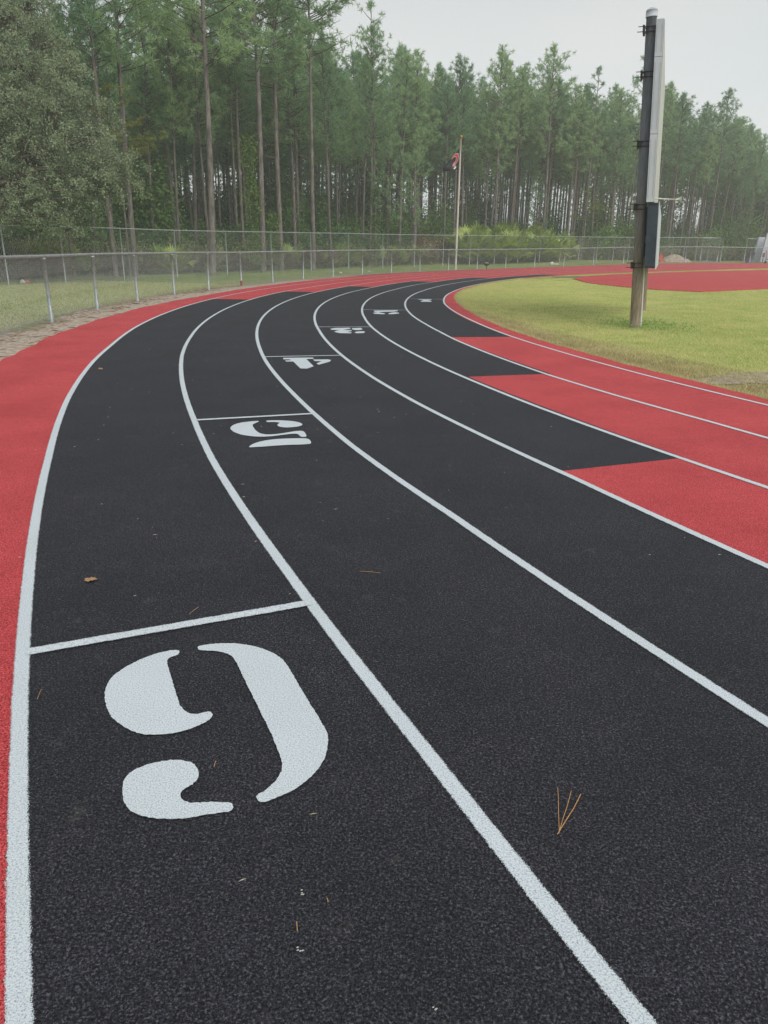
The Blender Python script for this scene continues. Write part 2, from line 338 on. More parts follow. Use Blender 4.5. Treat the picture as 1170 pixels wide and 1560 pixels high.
for k, a in enumerate(STAG):
    dw = [float(np.interp(a, *zip(*WOB[q_]))) for q_ in (k, k+1)]; r0, r1 = k*LW+dw[0]+.004, (k+1)*LW+dw[1]-.012; th = .066; V = []; UV = []
    for r in np.linspace(r0, r1, 6):
        for u in (-.5, .5):
            x, y = pol(r, a+math.degrees(u*th/(R0+r))); V.append((x, y, float(gz(x, y))+TZ+.0065)); UV.append((u+.5, r))
    uvmesh('stagger_line', V, [(2*i, 2*i+1, 2*i+3, 2*i+2) for i in range(5)], UV, M_PAINT, track)
DIG = {  # stencil outlines of the lane numbers (zoom points: origin x, origin y, scale)
 6: (0, 900, .4786, [[(572,200),(565,208),(540,215),(532,228),(540,262),(552,300),(565,345),(575,370),(590,388),(612,396),(640,394),(660,388),(672,388),(678,400),(670,412),(640,430),(600,445),(555,457),(500,463),(450,460),(410,445),(370,420),(345,390),(333,350),(335,315),(350,285),(375,262),(410,240),(450,220),(500,202),(540,193),(568,191)],
   [(627,180),(660,174),(700,170),(750,170),(800,177),(840,188),(875,203),(900,222),(915,240),(950,300),(985,360),(1020,415),(1040,450),(1045,475),(1042,510),(1030,545),(1010,575),(980,605),(940,635),(900,655),(850,675),(830,678),(822,672),(815,655),(840,642),(865,622),(885,600),(897,575),(898,550),(885,510),(860,450),(830,390),(800,330),(775,280),(755,235),(740,212),(715,200),(680,194),(650,193),(633,192)],
   [(390,640),(392,610),(410,585),(440,567),(480,553),(520,545),(565,541),(600,546),(622,558),(634,578),(630,605),(610,622),(585,635),(573,650),(578,668),(600,678),(640,678),(700,676),(735,678),(745,690),(738,705),(700,710),(650,718),(600,728),(540,731),(480,727),(430,715),(405,695),(393,670)]]),
 5: (260, 600, .2564, [[(525,168),(505,176),(485,185),(490,200),(505,220),(530,238),(570,245),(620,243),(680,235),(740,224),(790,222),(812,258),(775,260),(755,240),(720,240),(670,246),(600,255),(540,258),(480,255),(420,246),(375,230),(353,210),(360,195),(385,182),(420,173),(470,167),(520,163)],
   [(460,322),(475,308),(510,292),(560,280),(620,272),(700,268),(820,266),(840,300),(780,304),(700,306),(620,311),(540,317)],
   [(567,162),(600,160),(660,160),(720,164),(765,172),(785,183),(775,193),(740,200),(690,203),(650,200),(632,190),(640,180),(650,174),(620,170),(570,171)]]),
 4: (300, 400, .2564, [[(512,572),(514,568),(690,566),(694,573),(650,575),(694,618),(655,632),(615,631),(573,590),(530,590),(524,584),(562,582),(550,577),(514,577)],
   [(690,578),(780,577),(797,582),(790,590),(724,609),(710,602),(740,588),(700,587)]]),
 3: (300, 400, .2564, [[(792,395),(820,390),(905,388.5),(915,393),(885,399),(865,402),(915,403),(922,408),(895,413),(920,417),(915,422),(850,421),(815,413),(830,406),(855,402),(800,401)],
   [(925,391),(975,389.5),(985,397),(970,402),(940,402),(920,397)], [(935,416),(950,411),(990,409),(1000,414),(990,420),(950,421.5)]]),
 2: (540, 400, .2051, [[(140,358),(320,355),(321,362),(290,366),(235,367),(170,370),(150,368)], [(135,375),(175,370),(228,380),(222,385),(150,382)], [(250,381),(270,374),(300,370),(330,374),(331,380),(290,384),(255,385)]]),
 1: (540, 400, .2051, [[(468,275),(480,274),(570,274.5),(572,279),(548,282),(573,287),(570,293),(495,292),(490,287),(512,283),(500,279)]])}
def smooth_poly(P, it):
    P = np.asarray(P, float)
    for _ in range(it):
        Q = np.roll(P, -1, 0); P = np.stack([.8*P+.2*Q, .2*P+.8*Q], 1).reshape(-1, 2)
    return P
import mathutils.geometry as mg
for k, (ox, oy, sc, polys) in DIG.items():
    V = []; F = []
    for pl in polys:
        P = smooth_poly(pl, 2 if k > 4 else 0)*sc + (ox, oy)
        Wp = np.array([at(x, y, TZ) for x, y in P])
        # ragged stencil edge
        D = [];
        for i in range(len(Wp)):
            A_, B_ = Wp[i], Wp[(i+1) % len(Wp)]; L = np.linalg.norm(B_-A_); n = max(1, int(L/.006)) if k > 4 else 1
            for j in range(n): D.append(A_+(B_-A_)*j/n)
        D = np.array(D)
        if k > 4: D[:, :2] += rng.normal(0, .0009, (len(D), 2))
        tri = mg.tessellate_polygon([[Vector((v[0], v[1], 0)) for v in D]]); o = len(V)
        V += [(v[0], v[1], float(gz(v[0], v[1]))+TZ+.0045) for v in D]; F += [tuple(o+i for i in t_) for t_ in tri]
    uvmesh('lane_number', V, F, [(.5, .5)]*len(V), M_PAINT, track)
# second red apron (jump area) on the infield, dirt patch beside its tip
APR = [(872.7,424.3),(890,420.7),(930,418),(1013,415),(1080,412.7),(1170,411)]
APL = [(1170,439.7),(1130,441),(1090,443.3),(1067,444),(1013,441.7),(963,437.7),(913,432.7),(880,428)]
up = [at(x, y)[:2] for x, y in APR]; lo = [at(x, y)[:2] for x, y in APL][::-1]
up += [np.array([34., 54.0]), np.array([60., 54.5])]; lo += [np.array([22., 35.]), np.array([60., 37.])]
def resample(P, n):
    P = np.array(P); s = np.concatenate([[0], np.cumsum(np.linalg.norm(np.diff(P, axis=0), axis=1))]); q = np.linspace(0, s[-1], n)
    return np.stack([np.interp(q, s, P[:, 0]), np.interp(q, s, P[:, 1])], 1)
n = 60; UU, LL = resample(up, n), resample(lo, n); LL[0] = UU[0]+(.05, -.05); mb = MB(); V = []
for i in range(n):
    for j in range(9):
        q = UU[i]*(1-j/8)+LL[i]*(j/8); V.append((q[0], q[1], float(gz(*q))))
mb.add(V, [(i*9+j, i*9+j+1, (i+1)*9+j+1, (i+1)*9+j) for i in range(n-1) for j in range(8)])
for E_ in (UU, LL): mb.add([(q[0], q[1], float(gz(*q))+z) for q in E_ for z in (0., -.06)], [(2*i, 2*i+1, 2*i+3, 2*i+2) for i in range(n-1)])
mb.build('red_apron', M_RED, kind='structure')
def patch(name, cx, cy, rx, ry, ang, m, off, seed=0, h=0.):
    r_ = random.Random(seed); off += GD; V = [(cx, cy, float(gz(cx, cy))+off+h)]; K = 40; ca, sa = math.cos(ang), math.sin(ang)
    ph = [r_.uniform(0, 6.28) for _ in range(5)]
    for ring in (.55, 1.):
        for i in range(K):
            a = 2*math.pi*i/K; q = ring*(1+.18*math.sin(3*a+ph[0])+.12*math.sin(5*a+ph[1])+.10*math.sin(9*a+ph[2])+.06*math.sin(15*a+ph[3]))
            x = cx+rx*q*math.cos(a)*ca-ry*q*math.sin(a)*sa; y = cy+rx*q*math.cos(a)*sa+ry*q*math.sin(a)*ca
            V.append((x, y, float(gz(x, y))+off+(h*.7 if ring < 1 else 0)))
    F = [(0, 1+i, 1+(i+1) % K) for i in range(K)]+[(1+i, 1+K+i, 1+K+(i+1) % K, 1+(i+1) % K) for i in range(K)]
    return MB().add(V, F).build(name, m, smooth=True, kind='structure')
q = at(885, 421.5); patch('dirt_patch', q[0]-.3, q[1]+.3, 1.6, .45, .6, M_DIRT, .012, 3)
q = at(1150, 572); patch('bare_earth', q[0]+.4, q[1], 1.5, .42, .25, simple('grey_earth', (.22, .18, .13), (.42, .37, .29), 9, bd=.02), .010, 5)
# sandy margin between the red edge and the fence
V = []; A = np.arange(90, 232, .5)
for a in A:
    for j, r in enumerate((7.0, 7.6, 8.15+.25*math.sin(a*.9)+.15*math.sin(a*3.1), 8.35+.3*math.sin(a*.9)+.18*math.sin(a*3.1))):
        x, y = pol(r, a); w_ = float(np.interp(a, [90, 150, 158, 170, 180, 200], [.0, .0, .45, .8, 1, 1.]))
        if j >= 2: x, y = pol(7.3+(r-7.3)*w_, a)
        V.append((x, y, float(gz(x, y))+GD+(.026, .024, .012, -.01)[j]))
MB().add(V, [(i*4+j, i*4+j+1, i*4+j+5, i*4+j+4) for i in range(len(A)-1) for j in range(3)]).build('sand_margin', M_SAND, smooth=True, kind='structure')
# far bank and pale track at the right, before the distant trees
patch('dirt_road', 66, 108, 26, 3, -.25, M_SAND, .05, 9, .22)
# ------------------------------------------------------------------ near chain-link fence (concentric with the bend)
RF = 8.15; FH = 1.16
fence = empty('chain_link_fence', (*pol(RF, 186.5), 0), 'low galvanised chain-link fence curving round the outer edge of the red track', 'fence')
fl = Vector(fence.location)
def place_w(o, par): o.matrix_parent_inverse = Matrix.Translation(-Vector(par.location)); return o
post = MB().tube([(0, 0, -.1), (0, 0, FH-.02)], .036, 10).tube([(0, 0, FH-.045), (0, 0, FH-.0)], .044, 10)
for zz in (.3, .62, .9): post.tube([(0, 0, zz), (0, 0, zz+.012)], .0385, 8)
post_me = post.mesh('post', M_GALV, True)
def poly_at(px, py): return None
angs = [186.45-3.853*i for i in range(-6, 24)]
mesh_poly = []
lean = random.Random(5)
for i, a in enumerate(angs):
    x, y = pol(RF, a); o = link(bpy.data.objects.new('post', post_me), fence); o.location = Vector((x, y, float(gz(x, y))))-fl; o.rotation_euler = (lean.gauss(0, .008), lean.gauss(0, .008), lean.random()*6)
P = [];
for a in np.arange(angs[-1], angs[0]+.01, .5): x, y = pol(RF, a); P.append((x-fl[0], y-fl[1], float(gz(x, y))+FH+.012+.004*math.sin(a*.7)))
MB().tube(P, .027, 10).build('top_rail', M_GALV, fence, True)
P = []
def wire_fence(path, h, pitch, rad, z0=.03, top=.0, jit=0.):
    """diagonal wires woven over a ground path (k,2): each a thin three-sided tube."""
    s = np.concatenate([[0], np.cumsum(np.linalg.norm(np.diff(path, axis=0), axis=1))]); Lx = s[-1]
    V = []
    hh = h-z0+top; starts = np.arange(-hh, Lx, pitch); K = 4
    for sg in (1, -1):
        t_ = np.linspace(0, 1, K)
        ss = starts[:, None] + hh*(t_[None, :] if sg > 0 else (1-t_)[None, :]); zz = z0+hh*t_[None, :]+0*ss
        ok = (ss >= 0) & (ss <= Lx); ss = np.clip(ss, 0, Lx)
        zz = np.where(ok, zz, np.where(ss <= 0, z0+hh*np.clip((0-starts[:, None])/hh if sg > 0 else (hh+starts[:, None])/hh, 0, 1), z0+hh*np.clip((Lx-starts[:, None])/hh if sg > 0 else (hh-(Lx-starts[:, None]))/hh, 0, 1)))
        x = np.interp(ss, s, path[:, 0]); y = np.interp(ss, s, path[:, 1]); nx = np.gradient(np.interp(ss, s, path[:, 0]), axis=1); ny = np.gradient(y, axis=1)
        nl = np.hypot(nx, ny)+1e-9; nx, ny = -ny/nl, nx/nl
        z = zz + gz(x, y); c = np.stack([x+nx*.002*sg, y+ny*.002*sg, z], 2)                      # (n,K,3)
        tx, ty = ny, -nx
        offs = [(np.stack([nx*rad, ny*rad, 0*nx], 2)), (np.stack([-nx*rad*.5+tx*rad*.62, -ny*rad*.5+ty*rad*.62, -sg*rad*.62+0*nx], 2)), (np.stack([-nx*rad*.5-tx*rad*.62, -ny*rad*.5-ty*rad*.62, sg*rad*.62+0*nx], 2))]
        for a_ in range(3):
            p0, p1 = c+offs[a_], c+offs[(a_+1) % 3]
            q_ = np.stack([p0[:, :-1], p1[:, :-1], p1[:, 1:], p0[:, 1:]], 2).reshape(-1, 4, 3); V.append(q_)
    V = np.concatenate(V); d = np.linalg.norm(V[:, 0]-V[:, 3], axis=1); return V[d > 1e-3]
pa = np.array([pol(RF+.03, a) for a in np.arange(angs[-1], angs[0]+.01, .25)])
V = wire_fence(pa, FH, .066, .0027, top=.045); V[..., :2] -= np.array(fl[:2])
link(bpy.data.objects.new('chain_link_mesh', fastmesh('chain_link_mesh', V, 4, M_WIRE)), fence, kind='stuff')
a = angs[11]; x, y = pol(RF, a); MB().tube([(x-fl[0], y-fl[1], float(gz(x, y))-.02), (x-fl[0], y-fl[1], float(gz(x, y))+.16)], .0385, 10).build('red_post_foot', M_RUST, fence)
# ------------------------------------------------------------------ far, taller chain-link fence
TT = [(0,343),(90,345),(182,348),(265,351),(343,352.6),(412,353.6),(473,354.8),(531,355.5),(583.6,357),(632,357.7),(676,358.3),(717,358.7),(755,359),(791,359.5),(824,360),(855.5,360.5),(884,360.9),(911.6,361.2),(936.8,361.4),(960,361.6),(983,361.6),(1005,361.7),(1026.5,361.8),(1045,362),(1063.7,362),(1082,362),(1098,362)]
RR = {0: 15.9, 1: 14.9, 2: 14.1, 3: 13.9, 4: 13.3}
FP = []
for i, (px, py) in enumerate(TT):
    d = ray(px, py); rr = RR.get(i, 13.); ts = np.linspace(15, 140, 25001); X = d[0]*ts; Y = d[1]*ts
    rad = np.hypot(X-CX, Y-CY)-R0; j = np.argmax((rad[1:]-rr)*(rad[:-1]-rr) <= 0)
    while True:                                                # the crossing where the ray leaves the ring
        if rad[j+5] > rad[j]: break
        k2 = np.argmax((rad[j+2:]-rr)*(rad[j+1:-1]-rr) <= 0)+j+1; j = k2
    FP.append((X[j], Y[j], EYE+d[2]*ts[j]))
FP = np.array(FP)
ext = [FP[0]-(FP[1]-FP[0])*i*.95 for i in (4, 3, 2, 1)]; FP = np.concatenate([ext, FP])
ff = empty('chain_link_fence', (FP[8][0], FP[8][1], 0), 'taller chain-link fence running in front of the pine wood, behind the low fence', 'fence')
f2 = Vector(ff.location)
pm = MB().tube([(0, 0, 0), (0, 0, 1)], .030, 8).mesh('post', M_GALV, True)
for i, (x, y, z) in enumerate(FP):
    g_ = float(gz(x, y)); o = link(bpy.data.objects.new('post', pm), ff); o.location = Vector((x, y, g_-.05))-f2; o.scale = (1, 1, z-g_+.05)
    o.rotation_euler = (lean.gauss(0, .004), lean.gauss(0, .004), 0)
MB().tube([(x-f2[0], y-f2[1], z) for x, y, z in FP], .024, 8).build('top_rail', M_GALV, ff, True)
V = wire_fence(FP[:, :2], 1.0, .085, .0023); g0 = gz(V[..., 0], V[..., 1]); sF = np.concatenate([[0], np.cumsum(np.linalg.norm(np.diff(FP[:, :2], axis=0), axis=1))])
# stretch the unit-height weave to the rail height along the path
hh = np.interp(V[..., 0], FP[:, 0], FP[:, 2]-gz(FP[:, 0], FP[:, 1])); V[..., 2] = g0+(V[..., 2]-g0)*(hh-.0)
V[..., 0] -= f2[0]; V[..., 1] -= f2[1]
link(bpy.data.objects.new('chain_link_mesh', fastmesh('chain_link_mesh', V, 4, M_WIRE)), ff, kind='stuff')
# ------------------------------------------------------------------ scoreboard on two leaning poles
B1 = at(967, 497); B2 = at(978, 471)
sb = empty('scoreboard', (B1[0], B1[1], 0), 'scoreboard seen edge-on, white cabinets above a navy one, on two leaning timber poles', 'scoreboard')
ang = math.radians(19.3); u = np.array([math.sin(ang), math.cos(ang), 0]); v = np.array([math.cos(ang), -math.sin(ang), 0])
TILT = math.tan(math.radians(3.75))
def L(a, b, z, lx=True):                                        # along the board, out from it, up; the whole leans
    return u*a + v*(b-TILT*z) + np.array([0, 0, z])
def prism(mb, a0, a1, b0, b1, z0, z1, m=0):
    mb.add([L(a, b, z) for a in (a0, a1) for b in (b0, b1) for z in (z0, z1)], [(0, 1, 3, 2), (4, 6, 7, 5), (0, 4, 5, 1), (2, 3, 7, 6), (0, 2, 6, 4), (1, 5, 7, 3)], m); return mb
def pole_pts(a, b, z0, z1, n=14): return [L(a, b, z) for z in np.linspace(z0, z1, n)]
PT = 5.27
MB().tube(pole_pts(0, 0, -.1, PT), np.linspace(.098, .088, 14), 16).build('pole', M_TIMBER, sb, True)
d2 = B2-B1; a2_, b2_ = float(d2@u), float(d2@v)
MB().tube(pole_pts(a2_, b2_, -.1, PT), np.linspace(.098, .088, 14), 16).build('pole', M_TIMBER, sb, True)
for a_, b_ in ((0, 0), (a2_, b2_)):
    MB().tube(pole_pts(a_, b_, PT-.005, PT+.10, 3), [.101, .101, .097], 16).tube(pole_pts(a_, b_, PT+.10, PT+.14, 3), [.097, .08, .04], 16).build('pole_cap', M_WHITE, sb, True)
A0_, A1_ = -.45, 5.6
zs = [2.24, 3.36, 4.56, 5.13]
for z0, z1 in zip(zs[:-1], zs[1:]):
    c = prism(MB(), A0_, A1_, .095, .220, z0+.004, z1-.004).build('upper_cabinet', M_WHITE, sb)
    prism(MB(), A0_+.01, A1_, .222, .230, z0+.01, z1-.01).build('face_panel', M_CREAM, c)
    for b_s in (.115, .200): prism(MB(), A0_-.006, A0_, b_s, b_s+.006, z0+.08, z1-.08).build('end_seam', M_CREAM, c)
lc = prism(MB(), A0_+.05, A1_, .125, .312, 1.10, 2.235).build('lower_cabinet', M_NAVY, sb)
prism(MB(), A0_+.05, A1_, .314, .330, 1.08, 2.238).build('face_panel', M_WHITE, lc)
for z_ in (1.12, 2.20): prism(MB(), A0_+.042, A0_+.05, .135, .302, z_, z_+.015).build('end_flange', M_DARK, lc)
prism(MB(), .3, A1_-.3, .085, .123, 1.25, 2.2).build('back_frame', M_DARK, sb)
MB().tube([L(.12, .11, z) for z in (0, .5, 1.0, 1.3)], .016, 8).build('conduit', M_PVC, sb, True)
prism(MB(), .12, .2, .09, .16, 1.55, 1.68).build('switch_box', simple('pink_box', (.4, .27, .23), (.45, .31, .27), 5), sb)
for z in (1.13, 2.17, 3.24, 4.36, 5.06):
    c = MB()
    for dz in (-.03, .05):
        c.tube([L(-.105, -.22+.02*dz*10, z+dz), L(-.105, .10, z+dz)], .007, 6)
    for dz in (-.03, .05):
        c.tube([L(.100*math.cos(t_)*1.03, .100*math.sin(t_)*1.03, z+dz) for t_ in np.linspace(0, 2*math.pi, 14)], .006, 5, cap=False)
    prism(c, -.13, .13, -.135, -.10, z-.05, z+.07)
    c.build('bracket', M_DARK, sb)
hn = MB().tube([L(-.30, .24, 2.31), L(-.30, .42, 2.30), L(-.30, .60, 2.29)], .012, 8).tube([L(-.30, .60, 2.29), L(-.30, .66, 2.295), L(-.30, .70, 2.30)], [.014, .022, .05], 12)
hn.build('horn', M_PVC, sb, True)
# ------------------------------------------------------------------ flagpole and flag
FB = at(694, 410); FHt = 7.45
fpz = empty('flagpole', (FB[0], FB[1], FB[2]), 'tall cream flagpole standing just behind the low fence', 'flagpole')
MB().tube([(0, 0, z) for z in np.linspace(-.05, FHt, 8)], np.linspace(.066, .034, 8), 12).build('pole', M_FLAGPOLE, fpz, True)
MB().tube([(0, 0, FHt+.01+.14*(1-math.cos(t_))/2) for t_ in np.linspace(0, math.pi, 9)], [max(.004, .085*math.sin(t_)) for t_ in np.linspace(0, math.pi, 9)], 12).build('finial', M_GOLD, fpz, True)
MB().tube([(-.05, -.03, .9), (-.055, -.05, FHt*.5), (-.05, -.03, FHt-.15)], .006, 5).build('halyard', M_PVC, fpz)
def flagpt(s, t):                                               # s out from the pole, t down
    drop = 1.02*s**.95; bot = -1.20-.10*s
    zt = -drop; z = zt + (bot-zt)*t
    x = -.06-s*.88 - .10*math.sin(3.1*t)*s; y = .16*math.sin(5.2*s+1.6*t)*s**.5 - .12*math.sin(7*t+4*s)*s
    return (x, y, z)
def cloth(s0, s1, t0, t1, n, m, off=0.):
    V = [np.array(flagpt(s0+(s1-s0)*i/n, t0+(t1-t0)*j/n))+(0, off, 0) for i in range(n+1) for j in range(n+1)]
    return V, [(i*(n+1)+j, i*(n+1)+j+1, (i+1)*(n+1)+j+1, (i+1)*(n+1)+j) for i in range(n) for j in range(n)]
fo = MB(); fo.add(*cloth(0, 1, 0, 1, 22, 0)); flag = fo.build('flag', M_FBLACK, None, True, label='black flag with a red and white emblem hanging slack from the cream flagpole', cat='flag')
flag.location = (FB[0], FB[1], FB[2]+FHt-.52)
sol = flag.modifiers.new('thick', 'SOLIDIFY'); sol.thickness = .008
def emblem(name, pts, w, m, off):
    mb = MB(); P = np.array(pts, float)
    V = []
    for i in range(len(P)):
        a_ = P[max(0, i-1)]; b_ = P[min(len(P)-1, i+1)]; t_ = (b_-a_)/np.linalg.norm(b_-a_); n_ = np.array([-t_[1], t_[0]])
        for s_ in (-1, 1):
            q_ = P[i]+n_*w*s_; V.append(np.array(flagpt(*np.clip(q_, 0, 1)))+(0, off, 0))
    mb.add(V, [(2*i, 2*i+1, 2*i+3, 2*i+2) for i in range(len(P)-1)]); return mb.build(name, m, flag)
zig = [(.52, .10), (.42, .08), (.30, .10), (.20, .18), (.12, .26), (.12, .40), (.14, .52), (.22, .58), (.30, .64), (.33, .76)]
emblem('emblem_outline', zig, .080, M_PVC, -.014); emblem('emblem', zig, .050, M_FRED, -.020)
emblem('emblem_letters', [(.20, .80), (.26, .88), (.34, .92)], .05, M_PVC, -.016)
# ------------------------------------------------------------------ small things beyond the fences
q = at(741, 410); o = empty('post_lamp', q, 'small black box with a white top on a short post right of the flagpole', 'ground lamp')
MB().tube([(0, 0, -.02), (0, 0, .24)], .02, 8).build('post', M_DARK, o)
mbx = MB(); mbx.box((0, 0, .30), (.27, .16, .12)); mbx.tube([(0, 0, .20), (0, 0, .25)], [.06, .12], 10); mbx.build('housing', M_DARK, o)
MB().box((0, -.01, .375), (.22, .14, .026)).build('lid', M_PVC, o)
q = at(841, 403); mbx = MB(); mbx.tube([(q[0]-.1, q[1], q[2]), (q[0], q[1], q[2]+.10), (q[0]+.02, q[1], q[2]+.2)], [.15, .14, .05], 9)
mbx.box((q[0]+.25, q[1], q[2]+.04), (.5, .18, .08)); mbx.build('marker', M_PVC, label='small pale marker block on the grass behind the low fence, between flagpole and scoreboard', cat='marker block')
for (px, py, s, m, lab, cat) in ((35, 432, .16, M_PVC, 'crumpled white litter on the grass left of the second low fence post', 'litter'), (42, 431.5, .15, M_ORANGE, 'crumpled red-orange litter on the grass beside white litter', 'litter'),
                              (519, 417, .12, M_PVC, 'pale stone at the track edge, left one of two by the fence', 'stone'), (562, 416, .15, M_CREAM, 'pale stone at the track edge, right one of two by the fence', 'stone')):
    q = at(px, py, GD); bm = MB(); r_ = random.Random(px)
    P = [(q[0]+s*.6*(i-2)/2, q[1]+r_.gauss(0, s*.1), q[2]+s*.35+r_.gauss(0, s*.08)) for i in range(5)]
    bm.tube(P, [s*.2, s*.45, s*.5*r_.uniform(.8, 1.2), s*.4, s*.15], 7).build('litter' if cat == 'litter' else 'stone', m, label=lab, cat=cat)
q = at(100, 439); patch_o = MB().box((q[0]+.5, q[1]+4, q[2]+.01), (1.2, .12, .02)).build('board', M_CREAM, label='pale thin board lying on the grass behind the low fence', cat='board')
# sand pile behind the fence
q = atd(1026, 399, 70); bm = MB(); K = 28; V = [(0, 0, .62)]
r_ = random.Random(4)
for ri, (f_, h_) in enumerate(((.3, .52), (.6, .30), (.85, .12), (1.05, -.05))):
    for i in range(K): a_ = 2*math.pi*i/K; w_ = 1+.15*math.sin(2*a_+1)+.08*math.sin(5*a_)+r_.gauss(0, .03); V.append((1.3*f_*w_*math.cos(a_), .9*f_*w_*math.sin(a_), h_+r_.gauss(0, .03)))
F = [(0, 1+i, 1+(i+1) % K) for i in range(K)]+[(1+r*K+i, 1+(r+1)*K+i, 1+(r+1)*K+(i+1) % K, 1+r*K+(i+1) % K) for r in range(3) for i in range(K)]
sp_o = bm.add(V, F).build('sand_pile', M_SAND, None, True, label='low pile of pale sand behind the fence, right of the scoreboard', cat='sand pile'); sp_o.location = (q[0], q[1], float(gz(q[0], q[1]))+GD)
# orange-red barrier
q = atd(1006, 399, 68.5); o = empty('barrier', (q[0], q[1], float(gz(q[0], q[1]))), 'small red-orange barrier stand beside the sand pile', 'barrier')
MB().box((0, 0, .30), (.34, .06, .36)).box((0, 0, .54), (.22, .06, .14)).build('panel', M_ORANGE, o); MB().box((-.1, 0, .06), (.10, .5, .12)).box((.14, 0, .06), (.5, .12, .10)).build('foot', M_ORANGE, o)
# gates / cages
def cage(px0, px1, pyt, dist, label, depth=2.0):
    a_ = atd(px0, 398, dist); b_ = atd(px1, 398, dist); z0 = float(gz(a_[0], a_[1]))+GD; zt = atd(px0, pyt, dist)[2]
    o = empty('fence_enclosure', (a_[0], a_[1], z0), label, 'fenced enclosure'); dx = b_[:2]-a_[:2]; L_ = np.hypot(*dx); ux = dx/L_; nx = np.array([-ux[1], ux[0]]); Hh = zt-z0
    C4 = [np.zeros(2), ux*L_, ux*L_+nx*depth, nx*depth]
    fr = MB()
    for c4 in C4: MB().tube([(*c4, 0), (*c4, Hh)], .035, 8).build('post', M_GALV, o, True)
    for i in range(4):
        for hz in (Hh, Hh*.62, .05): MB().tube([(*C4[i], hz), (*C4[(i+1) % 4], hz)], .025, 6).build('rail', M_GALV, o, True)
    Vs = []
    for i in range(4):
        p0, p1 = C4[i]+a_[:2], C4[(i+1) % 4]+a_[:2]
        w4 = wire_fence(np.array([p0, p1]), Hh, .09, .0024); w4[..., 0] -= a_[0]; w4[..., 1] -= a_[1]; w4[..., 2] -= z0; Vs.append(w4)
    link(bpy.data.objects.new('chain_link_mesh', fastmesh('chain_link_mesh', np.concatenate(Vs), 4, M_WIRE)), o, kind='stuff')
    return o
cage(1066, 1097, 362.5, 73, 'chain-link enclosure at the right end of the tall fence, left of the bin')
cage(1133, 1160, 363, 75, 'chain-link enclosure behind the grey bin')
q = atd(1141, 399.5, 71); o = empty('bin', (q[0], q[1], float(gz(q[0], q[1]))), 'grey plastic bin beside the white panels at the far right', 'bin')
MB().tube([(0, 0, 0), (0, 0, .35), (0, 0, .78)], [.27, .31, .35], 16).build('body', M_BIN, o, True)
MB().tube([(0, 0, .76), (0, 0, .82)], [.37, .37], 16).build('rim', M_BIN, o, True)
for px0, px1, pt, lab in ((1147, 1164, 361, 'white leaning mat panel next to the grey bin'), (1158, 1188, 355, 'taller white leaning mat panel at the right edge of the picture')):
    a_ = atd(px0, 396, 72 if px0 < 1150 else 71.2); b_ = atd(px1, 396, 72 if px0 < 1150 else 71.2); z0 = float(gz(a_[0], a_[1]))+GD; zt = atd(px0, pt, 72)[2]-z0
    w_ = b_[0]-a_[0]; R_ = Matrix.Rotation(.10, 3, 'Y')
    bx = MB(); bx.add([(x+.13*(z > 0)*zt, y+.12*(z > 0), .12+z) for x in (0, w_) for y in (0, .22) for z in (0, zt-.12)], [(0, 1, 3, 2), (4, 6, 7, 5), (0, 4, 5, 1), (2, 3, 7, 6), (0, 2, 6, 4), (1, 5, 7, 3)])
    o = bx.build('mat_panel', M_WHITE, label=lab, cat='mat panel'); o.location = (a_[0], a_[1], z0)
q = atd(1164, 398, 69.5); o = empty('trolley', (q[0], q[1], float(gz(q[0], q[1]))), 'small trolley frame with wheels in front of the white panels', 'trolley')
MB().box((.35, 0, .62), (.9, .5, .32)).build('load', M_CREAM, o)
MB().tube([(0, -.25, .05), (0, -.25, .75), (-.1, -.25, .95)], .02, 6).tube([(0, .25, .05), (0, .25, .75)], .02, 6).tube([(0, -.25, .3), (1.0, -.25, .3)], .02, 6).tube([(.9, -.25, .05), (.9, -.25, .5)], .02, 6).build('frame', M_DARK, o)
for x_ in (0, .9): MB().tube([(x_, -.29, .09), (x_, -.23, .09)], .09, 12).build('wheel', M_DARK, o)
# ------------------------------------------------------------------ vegetation builders
def needles(c, n, R, L_, w, updir=.25):                         # tufts: thin triangles radiating from c (m,3) centres
    m = len(c); c = np.repeat(c, n, 0); d = rng.normal(size=(m*n, 3)); d[:, 2] += updir; d /= np.linalg.norm(d, axis=1)[:, None]
    p0 = c + d*R*rng.uniform(0, .25, (m*n, 1)); p1 = c + d*(R*rng.uniform(.7, 1.15, (m*n, 1)))
    s_ = np.cross(d, rng.normal(size=(m*n, 3))); s_ /= np.linalg.norm(s_, axis=1)[:, None]+1e-9
    return np.stack([p0-s_*w*.5, p0+s_*w*.5, p1], 1)
def leaves(c, size, flat=.5):                                   # one quad-ish leaf per centre
    m = len(c); n_ = rng.normal(size=(m, 3)); n_[:, 2] += flat; n_ /= np.linalg.norm(n_, axis=1)[:, None]
    a_ = np.cross(n_, rng.normal(size=(m, 3))); a_ /= np.linalg.norm(a_, axis=1)[:, None]; b_ = np.cross(n_, a_); s_ = size*rng.uniform(.6, 1.3, (m, 1))
    return np.stack([c-a_*s_, c-b_*s_*.45, c+a_*s_, c+b_*s_*.45], 1)
